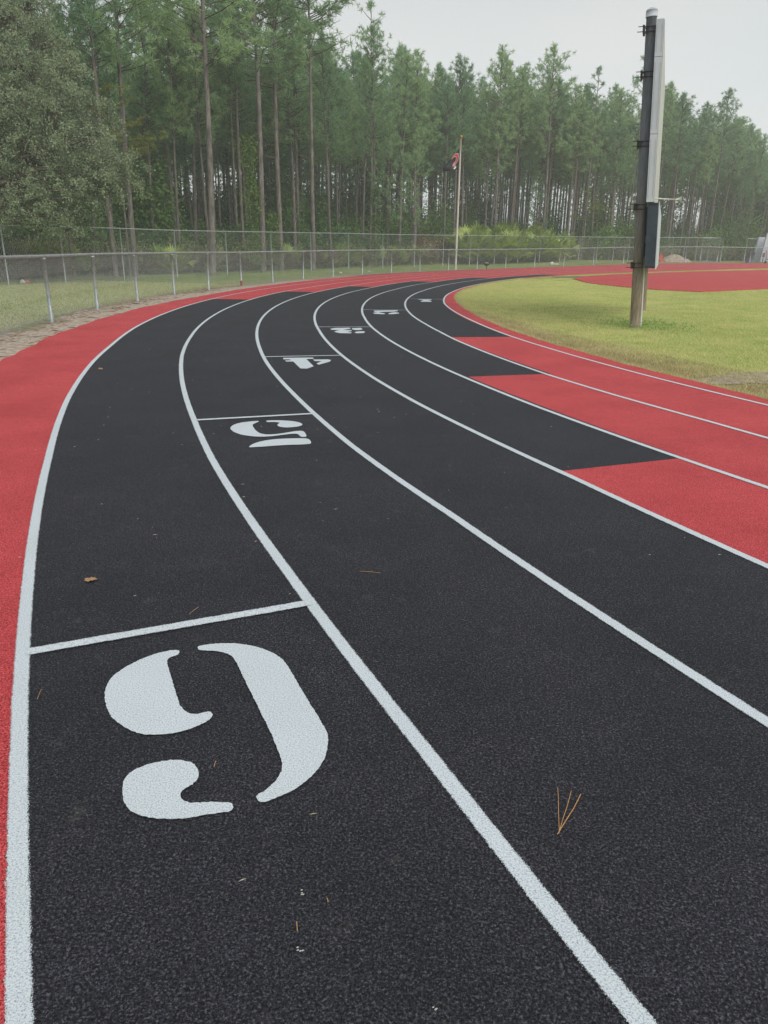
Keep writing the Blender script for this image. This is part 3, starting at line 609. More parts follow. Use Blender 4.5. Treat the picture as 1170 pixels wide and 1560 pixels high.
def pine_parts(h, r0, crown0, spread, nbr, seed, dens=1., sparse=False, nn=21, w=.042):
    r_ = np.random.default_rng(seed); K = 12; z = np.linspace(0, h*.97, K); ph = r_.uniform(0, 6.28, 4)
    bx = .10*np.sin(z*.22+ph[0])*z/h*1.6+r_.normal(0, .012)*z; by = .10*np.sin(z*.25+ph[1])*z/h*1.6+r_.normal(0, .012)*z
    P = np.stack([bx-bx[0], by-by[0], z], 1); P[0, 2] = -.15
    tr = MB().tube(P, .82*r0*(1-.80*(z/h)**1.15), 8)
    tw = MB(); cen = []
    for i in range(nbr):
        f_ = (i+r_.uniform(0, 1))/nbr; zz = h*(crown0+(1-crown0)*f_*.98)
        base = np.array([np.interp(zz, P[:, 2], P[:, 0]), np.interp(zz, P[:, 2], P[:, 1]), zz])
        env = (math.sin(math.pi*min(1, .16+.84*f_)**.8)*.85+.15)*(1 if f_ < .9 else .7); Lb = spread*env*r_.uniform(.55, 1.15)
        a_ = r_.uniform(0, 6.283); el = r_.uniform(-.05, .35)+f_*.5
        d = np.array([math.cos(a_)*math.cos(el), math.sin(a_)*math.cos(el), math.sin(el)])
        pts = [base+d*Lb*t_+np.array([0, 0, .18*Lb*t_*t_]) for t_ in (0, .35, .7, 1)]
        tw.tube(pts, [.030, .022, .014, .007], 3, cap=False)
        nt = max(2, int(Lb*3.4*dens))
        for k in range(nt):
            t_ = r_.uniform(.35, 1.05) if not sparse else r_.uniform(.7, 1.05); q_ = base+d*Lb*t_+np.array([0, 0, .18*Lb*t_*t_])+r_.normal(0, .16 if not sparse else .10, 3)*(1, 1, .7)
            cen.append(q_)
    cen.append(np.array([P[-1, 0], P[-1, 1], h*.985])); cen.append(np.array([P[-1, 0], P[-1, 1], h]))
    # dead stubs below the crown
    for i in range(7):
        zz = h*r_.uniform(.28, crown0); a_ = r_.uniform(0, 6.28); Lb = r_.uniform(.3, 1.1)
        base = np.array([np.interp(zz, P[:, 2], P[:, 0]), np.interp(zz, P[:, 2], P[:, 1]), zz]); tw.tube([base, base+Lb*np.array([math.cos(a_), math.sin(a_), .15])], [.018, .006], 3, cap=False)
    nd = needles(np.array(cen), nn, .33, .27, w)
    return tr, tw, nd
def make_pine(i, **kw):
    tr, tw, nd = pine_parts(seed=i*13+5, **kw)
    o = bpy.data.objects.new('pine_tree', None); t1 = bpy.data.objects.new('trunk', tr.mesh('trunk', M_BARK, True)); t2 = bpy.data.objects.new('branches', tw.mesh('branches', M_TWIG))
    t3 = bpy.data.objects.new('crown', fastmesh('crown', nd, 3, M_NEEDLE))
    return o, (t1, t2, t3), (tr, tw, nd)
def put(proto, loc, rz, sc, name, label, cat, group=None, tilt=(0, 0)):
    o = proto[0].copy(); o.name = name; COL.objects.link(o); o.location = [float(loc[0]), float(loc[1]), float(loc[2])+GD]; o.rotation_euler = (tilt[0], tilt[1], rz); o.scale = sc
    o['label'] = label; o['category'] = cat
    if group: o['group'] = group
    for c in proto[1]:
        d = c.copy(); COL.objects.link(d); d.parent = o
        if c.name.split('.')[0] in ('branches', 'stems', 'crown', 'foliage', 'fronds'): d['kind'] = 'stuff'
    return o
PINES = []
spec = [(16, .15, .52, 2.3, 84), (16, .14, .60, 2.0, 70), (16, .17, .50, 2.6, 90), (16, .12, .62, 1.8, 62), (16, .15, .54, 2.4, 82), (16, .13, .58, 2.1, 74), (16, .16, .48, 2.4, 94), (16, .12, .66, 1.7, 52)]
for i, (h, r0, c0, spd, nb) in enumerate(spec): PINES.append(make_pine(i, h=h, r0=r0, crown0=c0, spread=spd, nbr=nb))
PINE_SPARSE = [make_pine(20, h=16, r0=.13, crown0=.56, spread=2.2, nbr=30, dens=.8, sparse=True), make_pine(21, h=16, r0=.12, crown0=.62, spread=1.7, nbr=26, dens=.9, sparse=True)]
def az(px): return math.atan2(*ray(px, 380)[:2])
# distance of the forest edge by picture column, and the skyline
FE = ([-520, -200, 0, 262, 480, 690, 864, 1024, 1122, 1180, 1400], [30, 33, 37, 42.5, 51, 63, 71, 80, 93, 108, 125])
SK = ([-200, 430, 470, 505, 520, 545, 600, 640, 700, 760, 795, 820, 835, 870, 895, 940, 985, 1020, 1060, 1080, 1100, 1125, 1145, 1170, 1300], [-160, -60, -30, 0, 62, 60, 60, 85, 95, 80, 98, 70, 72, 125, 130, 112, 118, 135, 155, 150, 155, 185, 225, 250, 270])
def hmax(px, dist): return EYE + ray(px, float(np.interp(px, *SK)))[2]*dist
def gp(px, dist): d = ray(px, 380); return d[0]*dist, d[1]*dist
used = []
def okpos(x, y, dmin):
    for a_, b_ in used:
        if (a_-x)**2+(b_-y)**2 < dmin*dmin: return False
    return True
# named trunks at the front edge: trunk foot column, distance, height, trunk scale, label
FRONT = [(173, 36.5, 15.5, 1.05, 'slim pine trunk rising through the edge of the grey-green broadleaf tree'), (108, 36.8, 13, .9, 'short pale trunk almost hidden behind the hanging broadleaf branches at the left'),
 (203, 38, 17, 1.0, 'pine with a leaning trunk just right of the broadleaf tree, yellow-green spray beside it'), (322, 39.5, 17.5, 1.3, 'thick bare pine trunk leaning left, most prominent trunk left of the vines'),
 (400, 43, 19, 1.25, 'tall thick pine with vines climbing its lower trunk'), (372, 46, 17, 1.0, 'slender straight pine just left of the vine-covered trunk'), (428, 45.5, 18, 1.1, 'straight pine just right of the vine-covered trunk'),
 (478, 46.5, 18, 1.25, 'tall pine standing apart, its crown against the sky left of the sparse crown'), (505, 50, 13, .6, 'thin pale crooked pine right of the tall pine that stands apart'),
 (563, 56, 0, 1.0, 'pine with the sparse open crown rising above its neighbours against the sky'), (572, 53, 14, .9, 'vine-grown pine below the sparse crown')]
for i, (px, dist, h, ts, lab) in enumerate(FRONT):
    x, y = gp(px, dist); used.append((x, y))
    if h == 0: h = EYE+ray(568, 10)[2]*dist; pr = PINE_SPARSE[0]
    elif i in (3, 4): pr = PINES[(2, 6)[i-3]]
    else: pr = PINES[(i*3) % 8]
    k = h/16; tilt = {3: (0, -.045), 2: (0, -.03), 4: (0, -.02), 0: (0, -.025), 8: (0, .05)}.get(i, (0, 0))
    put(pr, (x, y, float(gz(x, y))), i*1.3, (k*.95*ts**.6, k*.95*ts**.6, k), 'pine_tree', lab, 'pine tree', 'pines of the wood behind the tall fence', tilt)
for px, top, dist, pr in ((825, 70, 72, PINES[2]), (955, 74, 80, PINE_SPARSE[1]), (1079, 137, 90, PINES[5]), (888, 103, 74, PINE_SPARSE[1]), (690, 86, 66, PINES[4]), (752, 70, 68, PINES[0]), (632, 78, 61, PINES[6])):
    x, y = gp(px, dist); h = EYE+ray(px, top)[2]*dist-float(gz(x, y)); used.append((x, y))
    lab = {825: 'broad pine with the highest pointed top between flagpole and scoreboard', 955: 'sparse-topped pine just left of the scoreboard top', 1079: 'pine with a narrow top right of the scoreboard, highest there', 888: 'thin sparse-topped pine in the gap left of the scoreboard', 690: 'pine whose top stands above the flagpole', 752: 'pine with a ragged top right of the flagpole', 632: 'pine right of the sparse open crown, left of the flagpole'}[px]
    put(pr, (x, y, float(gz(x, y))), px*.37, (h/16*.95, h/16*.95, h/16), 'pine_tree', lab, 'pine tree', 'pines of the wood behind the tall fence')
cnt = 0; tries = 0; PX0, PX1 = -260, 1270
stuff_pts = []
BAYW = [t_[0] for t_ in TT]
ORD = 'first second third fourth fifth sixth seventh eighth ninth tenth eleventh twelfth thirteenth fourteenth fifteenth sixteenth seventeenth eighteenth nineteenth twentieth twenty-first twenty-second twenty-third twenty-fourth twenty-fifth twenty-sixth'.split()
seen_bay = {}
def zone(px, depth):
    b_ = sum(1 for q_ in BAYW if q_ < px)
    if depth < 6 and 1 <= b_ <= 26:
        n_ = seen_bay[b_] = seen_bay.get(b_, 0)+1
        return '%sfront-row pine behind the %s bay of the tall fence from the left' % (('', 'another ', 'third ', 'fourth ', 'fifth ')[min(n_-1, 4)], ORD[b_-1])
    if depth < 14 and 1 <= b_ <= 26: return 'straight pine a few rows in, seen above the %s bay of the tall fence' % ORD[b_-1]
    row = 'a few rows inside' if depth < 14 else 'deep inside'
    side = 'beyond the left picture edge' if px < 0 else 'behind the broadleaf tree' if px < 205 else 'left of the vine-covered trunk' if px < 390 else 'just right of the vine-covered trunk' if px < 478 else 'left of the flagpole' if px < 694 else 'behind the palmetto thicket' if px < 860 else 'left of the scoreboard' if px < 965 else 'right of the scoreboard' if px < 1172 else 'beyond the right picture edge'
    return 'straight pine %s the wood, %s' % (row, side)
while cnt < 272 and tries < 20000:
    tries += 1; px = random.uniform(PX0, PX1); base = float(np.interp(px, *FE)); dep = 1.0+random.random()**1.25*24
    dist = base+dep; x, y = gp(px, dist)
    if dep < 3.5 and 150 < px < 600 and random.random() < .3: continue
    if not okpos(x, y, 1.55): continue
    used.append((x, y)); h = random.uniform(14.5, 18.5); hm = hmax(px, dist)-float(gz(x, y)); 
    if dep > 5 and px < 470: hm = min(hm, EYE+ray(px, random.uniform(10, 120))[2]*dist)
    h = min(h, hm*random.uniform(.76, .99)); k = h/16; ts = random.uniform(.8, 1.2)*.95
    put(PINES[random.randrange(8)], (x, y, float(gz(x, y))), random.uniform(0, 6.28), (ts*(.55+.45*k), ts*(.55+.45*k), k), 'pine_tree', zone(px, dep), 'pine tree', 'pines of the wood behind the tall fence', (random.gauss(0, .018), random.gauss(0, .018)))
    cnt += 1
# the mass of the wood further back: one object
lo = [pine_parts(16, .14, c0, 2.8, 40, 900+i, .6, nn=10, w=.10) for i, c0 in enumerate((.40, .47, .54))]
def soup(mb):                                                   # list of quads from a MB (pads triangles)
    V = np.concatenate(mb.v); return V[np.array([f for f in mb.f if len(f) == 4])]
lowq = [soup(a_[0])[::1] for a_ in lo]
nv, tv = [], []
n_back = 0; tries = 0
while n_back < 520 and tries < 9000:
    tries += 1; px = random.uniform(PX0, PX1+60); dep = 25+random.random()*26; base = float(np.interp(px, *FE)); dist = base+dep; x, y = gp(px, dist)
    if not okpos(x, y, 1.6): continue
    used.append((x, y)); h = random.uniform(14, 18.5); h = min(h, (hmax(px, dist)-.7)*random.uniform(.84, .97), EYE+ray(px, random.uniform(60, 150))[2]*dist if px < 470 else 99); k = h/16; a_ = random.uniform(0, 6.28); j = random.randrange(3)
    Rz = np.array([[math.cos(a_), -math.sin(a_), 0], [math.sin(a_), math.cos(a_), 0], [0, 0, 1]])*np.array([1, 1, 1])
    for src, dst in ((lo[j][2], nv), (lowq[j], tv)): dst.append((src*(1, 1, k)) @ Rz.T + (x, y, .6))
    n_back += 1
fw = link(bpy.data.objects.new('distant_wood', fastmesh('distant_wood', np.concatenate(nv), 3, M_NEEDLE)), None, 'hazy mass of pines deep in the wood, behind the countable trees', 'woodland', None, 'stuff')
link(bpy.data.objects.new('trunks', fastmesh('trunks', np.concatenate(tv), 4, M_BARK)), fw, kind='stuff')
# broadleaf bushes and understorey
def bush_parts(seed, r=1.0, hgt=1.6, n=1500, size=.07, nst=9):
    r_ = np.random.default_rng(seed); tw = MB(); C_ = []
    for i in range(nst):
        a_ = r_.uniform(0, 6.28); rr = r*r_.uniform(.2, .95); tip = np.array([rr*math.cos(a_), rr*math.sin(a_), hgt*r_.uniform(.45, 1)])
        tw.tube([(0, 0, -.05), tip*(.4, .4, .5), tip], [.03, .018, .006], 4, cap=False)
        m = n//nst; f_ = r_.uniform(.3, 1.05, (m, 1)); C_.append(tip*f_+r_.normal(0, .22, (m, 3))*(r, r, hgt*.6))
    C_ = np.concatenate(C_); C_[:, 2] = np.abs(C_[:, 2])
    return tw, leaves(C_, size)
def make_bush(seed, m, name='shrub', **kw):
    tw, lf = bush_parts(seed, **kw)
    return (bpy.data.objects.new(name, None), (bpy.data.objects.new('stems', tw.mesh('stems', M_TWIG)), bpy.data.objects.new('foliage', fastmesh('foliage', lf, 4, m))))
def palm_parts(seed, R=.55, nf=22, nl=13):
    r_ = np.random.default_rng(seed); st = MB(); T = []
    for i in range(nf):
        a_ = r_.uniform(0, 6.28); el = r_.uniform(.25, 1.35); Ls = r_.uniform(.45, 1.05); d = np.array([math.cos(a_)*math.cos(el), math.sin(a_)*math.cos(el), math.sin(el)])
        c_ = d*Ls+np.array([0, 0, .05]); st.tube([(0, 0, 0), c_*.55+(0, 0, .05), c_], [.012, .010, .007], 3, cap=False)
        side = np.cross(d, (0, 0, 1)); side /= np.linalg.norm(side); nrm = np.cross(side, d)
        for k in range(nl):
            t_ = (k/(nl-1)-.5)*math.radians(210); ld = d*math.cos(t_)+side*math.sin(t_)-nrm*.12*abs(t_); ll = R*r_.uniform(.85, 1.1)*(1-.18*abs(t_)/1.8)
            e = np.cross(ld, nrm); e /= np.linalg.norm(e); tip = c_+ld*ll+np.array([0, 0, -.08*ll])
            mid = c_+ld*ll*.5+np.array([0, 0, .02]); T.append([c_, mid-e*.04, tip, mid+e*.04])
    return st, np.array(T)
def make_palm(seed, m, **kw):
    st, T = palm_parts(seed, **kw)
    return (bpy.data.objects.new('palmetto', None), (bpy.data.objects.new('stems', st.mesh('stems', M_PALM)), bpy.data.objects.new('fronds', fastmesh('fronds', T, 4, m))))
PALM = [make_palm(i, M_PALM) for i in range(3)]; PALMD = make_palm(9, M_PALMDRY)
BUSH = [make_bush(30+i, M_BUSH, n=1700) for i in range(3)]; BRUSH = [make_bush(40+i, M_BRUSH, n=1300, size=.055) for i in range(2)]; RUSTB = make_bush(50, M_RUSTLEAF, n=900, size=.06)
UND = [make_bush(60+i, M_BUSH, name='understorey_tree', n=3600, size=.11, r=1.7, hgt=5.0, nst=16) for i in range(2)]
def side_of(px):
    return 'left of the picture' if px < 0 else 'under the broadleaf tree' if px < 200 else 'left of the vine-covered trunk' if px < 390 else 'left of the sparse-crowned pine' if px < 560 else 'left of the flagpole' if px < 694 else 'right of the flagpole' if px < 860 else 'left of the scoreboard' if px < 965 else 'right of the scoreboard'
def plant(pr, px, dist, sc, name, lab, cat, group, dz=0):
    x, y = gp(px, dist); put(pr, (x, y, float(gz(x, y))+dz), random.uniform(0, 6.28), (sc, sc, sc*random.uniform(.9, 1.1)), name, lab, cat, group)
# palmettos
for px in (5, 20, 40, 58, 72): plant(PALM[px % 3], px, float(np.interp(px, *FE))-.3+random.uniform(-.5, .5), random.uniform(1.1, 1.5), 'palmetto', 'green palmetto clump under the broadleaf tree at the left edge', 'palmetto', 'palmettos at the edge of the wood')
for px in (110, 232, 245, 262, 330, 345, 362, 375, 395, 440, 455, 487, 500, 515, 530, 545, 592, 608, 620, 634):
    plant(PALM[px % 3], px, float(np.interp(px, *FE))-random.uniform(.2, 1.6), random.uniform(.85, 1.25), 'palmetto', 'green palmetto clump behind the tall fence, %s' % side_of(px), 'palmetto', 'palmettos at the edge of the wood')
for i in range(46):
    px = random.uniform(704, 866); dist = float(np.interp(px, *FE))-random.uniform(.3, 5.5); top = 0
    plant(PALM[i % 3], px, dist, random.uniform(1.25, 1.75), 'palmetto', 'bright palmetto clump in the %s of the big thicket right of the flagpole' % ('left end' if px < 745 else 'middle' if px < 800 else 'right part'), 'palmetto', 'palmettos of the big thicket', dz=random.uniform(0, .95) if dist > float(np.interp(px, *FE))-3 else random.uniform(0, .3))
for i in range(34):
    px = random.uniform(20, 900); plant(PALMD, px, float(np.interp(px, *FE))-random.uniform(1.0, 2.6), random.uniform(.6, 1.0), 'dry_palmetto', 'dry brownish palmetto at the foot of the wood, %s' % side_of(px), 'palmetto', 'dry palmettos at the foot of the wood')
# thicket mound below the big palmettos
for i in range(105):
    px = random.uniform(-150, 1150); dist = float(np.interp(px, *FE))-random.uniform(-1.5, 1.6)
    plant(BRUSH[i % 2], px, dist, random.uniform(.6, 1.05), 'brush', 'grey-green tangled brush at the foot of the wood, %s' % side_of(px), 'brush', 'brush at the foot of the wood')
for i in range(95):
    px = random.uniform(-200, 1180); dist = float(np.interp(px, *FE))+random.uniform(.5, 10)
    plant(BUSH[i % 3], px, dist, random.uniform(1.0, 1.9), 'shrub', 'dark green leafy shrub among the trunks, %s' % side_of(px), 'shrub', 'shrubs among the trunks')
for px, dd in ((655, 1.2), (668, 1.4), (680, 1.0), (645, 2.0), (905, 3), (925, 4)): plant(RUSTB, px, float(np.interp(px, *FE))+dd, 1.25, 'rusty_shrub', 'rusty brown withered shrub among the trunks, %s' % side_of(px), 'shrub', 'withered shrubs')
for i in range(58):
    px = random.uniform(-250, 1250) if i > 22 else random.choice([120, 150, 185, 220, 300, 440, 520, 540, 600, 620, 640, 740, 1000, 1090, 1110, 1130, 1150]) + random.uniform(-8, 8); dist = float(np.interp(px, *FE))+random.uniform(3, 16)
    plant(UND[i % 2], px, dist, random.uniform(.6, 1.15), 'understorey_tree', 'dark leafy young tree below the pines, %s' % side_of(px), 'young tree', 'leafy young trees below the pines')
for i in range(120):
    px = random.uniform(-350, 1300); dist = float(np.interp(px, *FE))+random.uniform(14, 34)
    plant(UND[i % 2], px, dist, random.uniform(.9, 1.5), 'understorey_tree', 'dark leafy young tree far inside the wood, %s' % side_of(px), 'young tree', 'leafy young trees below the pines')
for i in range(26):                                             # distant broadleaf trees at the far right
    px = random.uniform(1085, 1330); dist = random.uniform(112, 135)
    plant(UND[i % 2], px, dist, random.uniform(1.4, 2.0), 'broadleaf_tree', 'hazy dark broadleaf tree far off at the right, behind the bin', 'tree', 'distant broadleaf trees at the right')
# young pines with bright foliage low at the edge
YP = make_pine(30, h=16, r0=.08, crown0=.55, spread=2.6, nbr=26, dens=.9); YP[1][2].data.materials[0] = M_NEEDLEY
YPG = make_pine(31, h=16, r0=.10, crown0=.30, spread=3.0, nbr=60, dens=.9)
for px, dist, h, lab, pr in ((885, 70.5, 5.6, 'small yellow-green pine in front of the wood, left of the scoreboard', YP), (815, 70, 7.0, 'small green pine behind the right end of the palmetto thicket', YPG), (590, 52.5, 9, 'bushy green pine left of the flagpole, below the skyline', YPG), (628, 55, 8.5, 'bushy pine just left of the flagpole, below the skyline', YPG), (195, 36.6, 7.6, 'yellow-green young pine leaning out beside the broadleaf tree', YP), (1122, 92, 8, 'bushy green pine right of the scoreboard, before the distant trees', YPG)):
    x, y = gp(px, dist); k = h/16; wd = .75 if pr is YP else .45; put(pr, (x, y, float(gz(x, y))), px, (wd, wd, k), 'young_pine', lab, 'young pine')
# vines on two trunks
for px, dist, h0, h1, lab, n_ in ((390, 42.6, .3, 6.6, 'leafy vine climbing the thick pine trunk left of the tall pine that stands apart', 2300), (418, 45.1, .3, 3.0, 'short leafy vine on the trunk right of the thick vine-covered one', 900), (571, 52.6, .3, 5.0, 'thin vine climbing the trunk below the sparse crown', 900)):
    x, y = gp(px, dist); zz = rng.uniform(h0, h1, n_)**1.0; a_ = rng.uniform(0, 6.28, n_); rr = .18+np.abs(rng.normal(0, .16, n_))*(1+.7*np.sin(zz*2.3))
    xx = x-.035*zz if px < 400 else x
    C_ = np.stack([xx+rr*np.cos(a_), y+rr*np.sin(a_), zz+float(gz(x, y))], 1)
    link(bpy.data.objects.new('climbing_vine', fastmesh('climbing_vine', leaves(C_, .075), 4, M_VINE)), None, lab, 'vine')
# ------------------------------------------------------------------ big grey-green broadleaf tree at the left, in front of the wood
bt = empty('broadleaf_tree', (-15.6, 28.2, 0), 'large grey-green small-leaved broadleaf tree overhanging the fence at the left edge', 'tree')
base = np.array([-15.6, 28.2, 0]); r_ = np.random.default_rng(77); limbs = MB(); twigs = MB(); C_ = []
tr = MB().tube([(0, 0, -.2), (.1, 0, 1.2), (.0, .1, 2.6), (.15, .1, 4.2), (.1, 0, 6.5), (0, 0, 9)], [.34, .28, .25, .20, .14, .06], 12)
tr.build('trunk', M_BARK, bt, True)
def targets():
    # picture columns/rows of the crown's right-hand outline with the distance of each spray
    out = []
    for px, py, dist, s_ in ((190, 262, 31.5, 1.0), (168, 245, 31, 1.), (150, 280, 31, 1.), (110, 300, 31.5, .9), (125, 330, 31.3, .55), (90, 330, 31.3, .5), (110, 352, 31.2, .38), (82, 345, 31.2, .35), (60, 290, 34, 1.1),
                          (145, 190, 32.5, 1.2), (120, 150, 33, 1.2), (140, 215, 32, 1.0), (105, 225, 31.5, 1.4), (100, 110, 33.5, 1.2), (70, 70, 34, 1.2), (35, 45, 34, 1.3), (10, 25, 34, 1.3), (60, 120, 33, 1.4), (30, 100, 33, 1.5), (80, 180, 32, 1.4), (40, 190, 32, 1.6), (50, 245, 32, 1.5),
                          (10, 150, 32, 1.6), (25, 285, 31.3, 1.0), (60, 305, 31.2, .8), (5, 320, 31.2, .75), (45, 325, 31.2, .55), (160, 262, 30.9, .8), (140, 300, 31, .5), (172, 285, 31, .4), (0, 220, 32, 1.6), (15, 275, 34, 1.3), (20, 300, 34.5, 1.), (-40, 60, 33, 1.8), (-60, 150, 32, 2), (-60, 250, 33, 1.8), (-120, 200, 32, 2), (-140, 100, 33, 2), (-120, 290, 34, 1.4), (-40, 295, 34.5, 1.1), (130, 250, 31.4, 1.1), (90, 265, 31.5, 1.2), (-10, 0, 34, 1.5), (45, 10, 34.5, 1.1), (-80, 20, 34, 1.8)):
        out.append((atd(px, py, dist)-base, s_*.82))
    return out
for tgt, s_ in targets():
    z0 = min(7.5, max(1.6, tgt[2]*.62)); st = np.array([.1, .05, z0]); mid = st*.45+tgt*.55+np.array([0, 0, .35]); limbs.tube([st, mid, tgt], [.09, .05, .02], 6, cap=False)
    for k in range(int(24*s_*s_)+8):
        d = r_.normal(size=3)*(1, 1, .72); d /= np.linalg.norm(d); e = tgt+d*s_*r_.uniform(.35, 1.6)**.85; m2 = (tgt+e)/2+r_.normal(0, .1, 3); m2[2] += .08
        e[2] -= .18;  twigs.tube([tgt*.85+mid*.15, m2, e], [.018, .010, .004], 3, cap=False)
        n_ = 82; f_ = r_.uniform(.15, 1.15, (n_, 1)); C_.append(m2*(1-f_)+e*f_+r_.normal(0, .095, (n_, 3))*(1, 1, .8))
limbs.build('limbs', M_TWIG, bt, True); twigs.build('twigs', M_TWIG, bt, kind='stuff')
C_ = np.concatenate(C_); C_ = C_[C_[:, 2] > 1.6]
link(bpy.data.objects.new('foliage', fastmesh('foliage', leaves(C_, .044, .3), 4, M_OAK)), bt, kind='stuff')
# ------------------------------------------------------------------ grass blades, straw, crumbs
def blades(n, rfun, hmin, hmax_, w, seed):
    r_ = np.random.default_rng(seed); P = rfun(r_, n); n = len(P); x, y = P[:, 0], P[:, 1]; z = gz(x, y)+GD-.003; h = r_.uniform(hmin, hmax_, n); a_ = r_.uniform(0, 6.28, n); l_ = h*r_.uniform(.2, 1.1, n); b_ = r_.uniform(0, 6.28, n)
    p0 = np.stack([x-np.cos(a_)*w/2, y-np.sin(a_)*w/2, z], 1); p1 = np.stack([x+np.cos(a_)*w/2, y+np.sin(a_)*w/2, z], 1); p2 = np.stack([x+np.cos(b_)*l_, y+np.sin(b_)*l_, z+h], 1)
    return np.stack([p0, p1, p2], 1)
def infield(r_, n):
    a_ = r_.uniform(152, 206, n); r = -.30-np.interp(a_, [180, 186, 206], [0, .55, 1.15])*r_.uniform(.6, 1.3, n)-r_.random(n)**1.6*15; x, y = pol(r, a_); return np.stack([x, y], 1)
def edge_in(r_, n):
    a_ = r_.uniform(150, 206, n); r = np.interp(a_, [150, 158, 168, 175, 182, 190, 200, 270], [-.03, -.10, -.18, -.33, -.42, -.32, -.30, -.3])-.0-np.abs(r_.normal(0, .07, n)); x, y = pol(r, a_); return np.stack([x, y], 1)
def outside(r_, n):
    a_ = r_.uniform(166, 197, n); r = 8.5+r_.random(n)*7; x, y = pol(r, a_); return np.stack([x, y], 1)
def polebase(r_, n): 
    q_ = r_.normal(0, .42, (n, 2)); return B1[:2]+q_+(.25, .35)
def dry_in(r_, n):
    a_ = 206-24*r_.random(n)**1.3; r = -.32-np.interp(a_, [180, 186, 206], [.1, .75, 1.6])*r_.random(n)**1.2; x, y = pol(r, a_); return np.stack([x, y], 1)
link(bpy.data.objects.new('dry_grass', fastmesh('dry_grass', np.concatenate([blades(34000, dry_in, .015, .05, .010, 21), blades(12000, edge_in, .02, .06, .008, 22), blades(16000, infield, .01, .035, .012, 23)]), 3, leaf('dry_grass_blades', ((.26, .19, .09), (.46, .37, .20), (.66, .58, .36)), 1.6, .3, .65, .7, .3))), None, 'dry tan grass along the inner edge of the red kerb', 'dry grass', None, 'stuff')
Vg = np.concatenate([blades(210000, infield, .015, .045, .010, 1), blades(12000, edge_in, .02, .07, .008, 2), blades(80000, outside, .02, .06, .012, 3)])
link(bpy.data.objects.new('grass', fastmesh('grass', Vg, 3, M_GRASS)), None, 'short mown grass of the infield and the verge', 'grass', None, 'stuff')
C_ = np.concatenate([np.stack([B1[0]+.3+rng.normal(0, .42, 2600), B1[1]+.5+rng.normal(0, .6, 2600), GD+np.abs(rng.normal(0, .05, 2600))], 1)])
link(bpy.data.objects.new('weeds', fastmesh('weeds', leaves(C_, .019, 1.), 4, leaf('weed_leaves', ((.16, .29, .08), (.27, .41, .12), (.40, .52, .18)), 2))), None, 'patch of low broad-leaved weeds round the foot of the scoreboard poles', 'weeds', None, 'stuff')
def twigset(n, afun, rfun, lmin, lmax, w, z, seed):
    r_ = np.random.default_rng(seed); a_ = afun(r_, n); r = rfun(r_, n); x, y = pol(r, a_); t_ = r_.uniform(0, 3.14, n); l_ = r_.uniform(lmin, lmax, n); dx, dy = np.cos(t_)*l_/2, np.sin(t_)*l_/2; nx, ny = -np.sin(t_)*w/2, np.cos(t_)*w/2; zz = gz(x, y)+z
    lo_ = np.stack([np.stack([x-dx, y-dy, zz], 1), np.stack([x+dx, y+dy, zz], 1), np.stack([x+dx*.0+nx, y+ny, zz+w], 1)], 1); return lo_
st = np.concatenate([twigset(1700, lambda r, n: r.uniform(168, 200, n), lambda r, n: 8.0+r.normal(0, .28, n), .04, .16, .005, -.012, 4), twigset(90, lambda r, n: r.uniform(172, 198, n), lambda r, n: 7.7+r.normal(0, .2, n), .15, .40, .012, -.006, 5)])
link(bpy.data.objects.new('pine_straw', fastmesh('pine_straw', st, 3, M_STRAW)), None, 'fallen pine straw and twigs on the sandy margin under the fence', 'pine straw', None, 'stuff')
cr_ = twigset(380, lambda r, n: 200+r.normal(0, 7, n), lambda r, n: r.uniform(0, 7.2, n), .004, .03, .0022, TZ+.003, 8)
link(bpy.data.objects.new('debris', fastmesh('debris', cr_, 3, simple('pale_crumbs', (.42, .33, .2), (.62, .58, .5), 40))), None, 'scattered crumbs and bits of straw on the black rubber', 'debris', None, 'stuff')
# the three-needle bundle
pts = [(466, 760), (452, 785)]
def z7(x, y): q_ = at(780+x*.15385, 1150+y*.15385, TZ+.006); return q_
nb = empty('pine_needle_bundle', z7(460, 770), 'bundle of three dry orange pine needles lying on the black lane at the lower right', 'pine needles')
b0 = np.array(z7(460, 770))
for path, rw in (([(468, 750), (461, 610), (458, 450), (451, 342)], .00075), ([(470, 750), (500, 650), (545, 520), (585, 372)], .0008), ([(472, 748), (530, 660), (610, 540), (680, 405)], .0011)):
    P = [np.array(z7(*q_))-b0+(0, 0, .002*i) for i, q_ in enumerate(path)]; MB().tube(P, rw, 5).build('needle', M_NEEDLEDRY, nb)
MB().tube([np.array(z7(*q_))-b0 for q_ in ((447, 785), (462, 770), (472, 745))], [.0012, .0018, .0014], 6).build('sheath', M_LEAFB, nb)
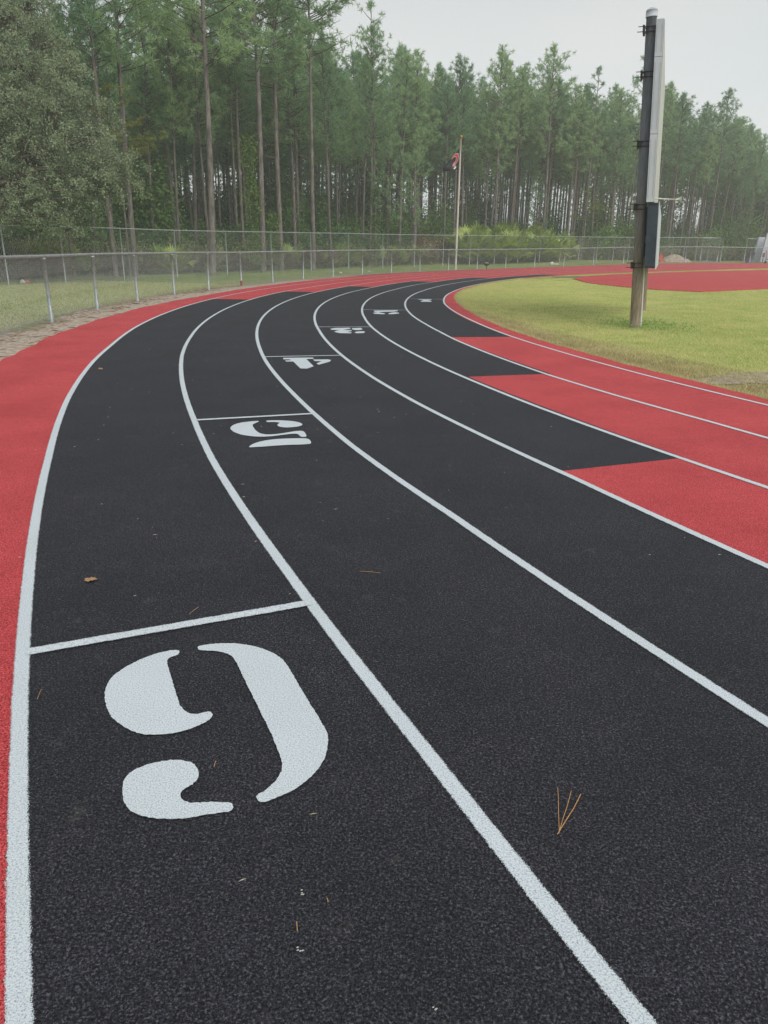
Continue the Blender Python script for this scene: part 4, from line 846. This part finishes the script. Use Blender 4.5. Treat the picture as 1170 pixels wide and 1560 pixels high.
# dry leaf, single needles, chips
q = at(139, 884, TZ+.004)
V = []; r_ = random.Random(3); K = 18
for i in range(K): a_ = 2*math.pi*i/K; rr = (1 if i % 2 else .68)*r_.uniform(.8, 1.15); V.append((q[0]+.030*rr*math.cos(a_), q[1]+.024*rr*math.sin(a_), q[2]+.004+r_.uniform(-.003, .006)))
V.append((q[0], q[1], q[2]+.009)); F = [(i, (i+1) % K, K) for i in range(K)]
lf = MB().add(V, F).build('dry_leaf', M_LEAFB, label='small crumpled brown leaf lying on lane six above the stagger line', cat='leaf'); so_ = lf.modifiers.new('t', 'SOLIDIFY'); so_.thickness = .0015
for (x0, y0, x1, y1, lab) in ((452, 1404, 453, 1418, 'short dry needle near the bottom of the lane, below the number six'), (498, 1368, 500, 1374, 'tiny dry needle right of a white chip near the bottom'), (288, 936, 302, 925, 'thin pale needle lying across the stagger line of lane six'), (57, 1065, 63, 1050, 'thin pale needle beside the left white line'),
                          (326, 1168, 329, 1159, 'thin straw fragment between the strokes of the number six'), (548, 870, 580, 873, 'thin reddish needle on the lane right of the stagger line'), (150, 562, 156, 562, 'pale chip of bark on the black lane near the left curve')):
    a_, b_ = at(x0, y0, TZ+.005), at(x1, y1, TZ+.005); MB().tube([a_, (a_+b_)/2+(0, 0, .002), b_], .0009 if y0 > 600 else .012, 5).build('dry_needle', M_NEEDLEDRY if 'pale' not in lab else M_LEAFB, label=lab, cat='pine needle')
for (x0, y0, s_, lab) in ((460, 1361, .006, 'white chip near the bottom, the upper one left of centre'), (455, 1447, .006, 'white chip near the bottom, the lower one left of centre'), (665, 1539, .005, 'white chip at the very bottom, right of centre')):
    a_ = at(x0, y0, TZ+.003); bm = MB(); rr_ = random.Random(x0)
    for i in range(4): c_ = a_+np.array([rr_.gauss(0, s_*.5), rr_.gauss(0, s_*.8), .001]); bm.tube([c_-(s_*.4, 0, 0), c_+(0, 0, .001), c_+(s_*.4, s_*.3, 0)], [.0006, s_*.28, .0006], 5)
    bm.build('chip', M_GREY, label=lab, cat='chip')
# ------------------------------------------------------------------ haze
if HAZE:
    hz = MB().box((0, 0, 9.5), (1190, 1190, 23)).build('haze', bpy.data.materials.new('haze'), kind='stuff', label='thin pale haze in the air', cat='haze')
    m = hz.data.materials[0]; m.use_nodes = True; m.node_tree.nodes.clear(); v_ = N(m.node_tree, 'ShaderNodeVolumePrincipled'); o_ = N(m.node_tree, 'ShaderNodeOutputMaterial')
    v_.inputs['Color'].default_value = (.90, .97, 1.0, 1); v_.inputs['Density'].default_value = HAZE; m.node_tree.links.new(v_.outputs[0], o_.inputs['Volume'])
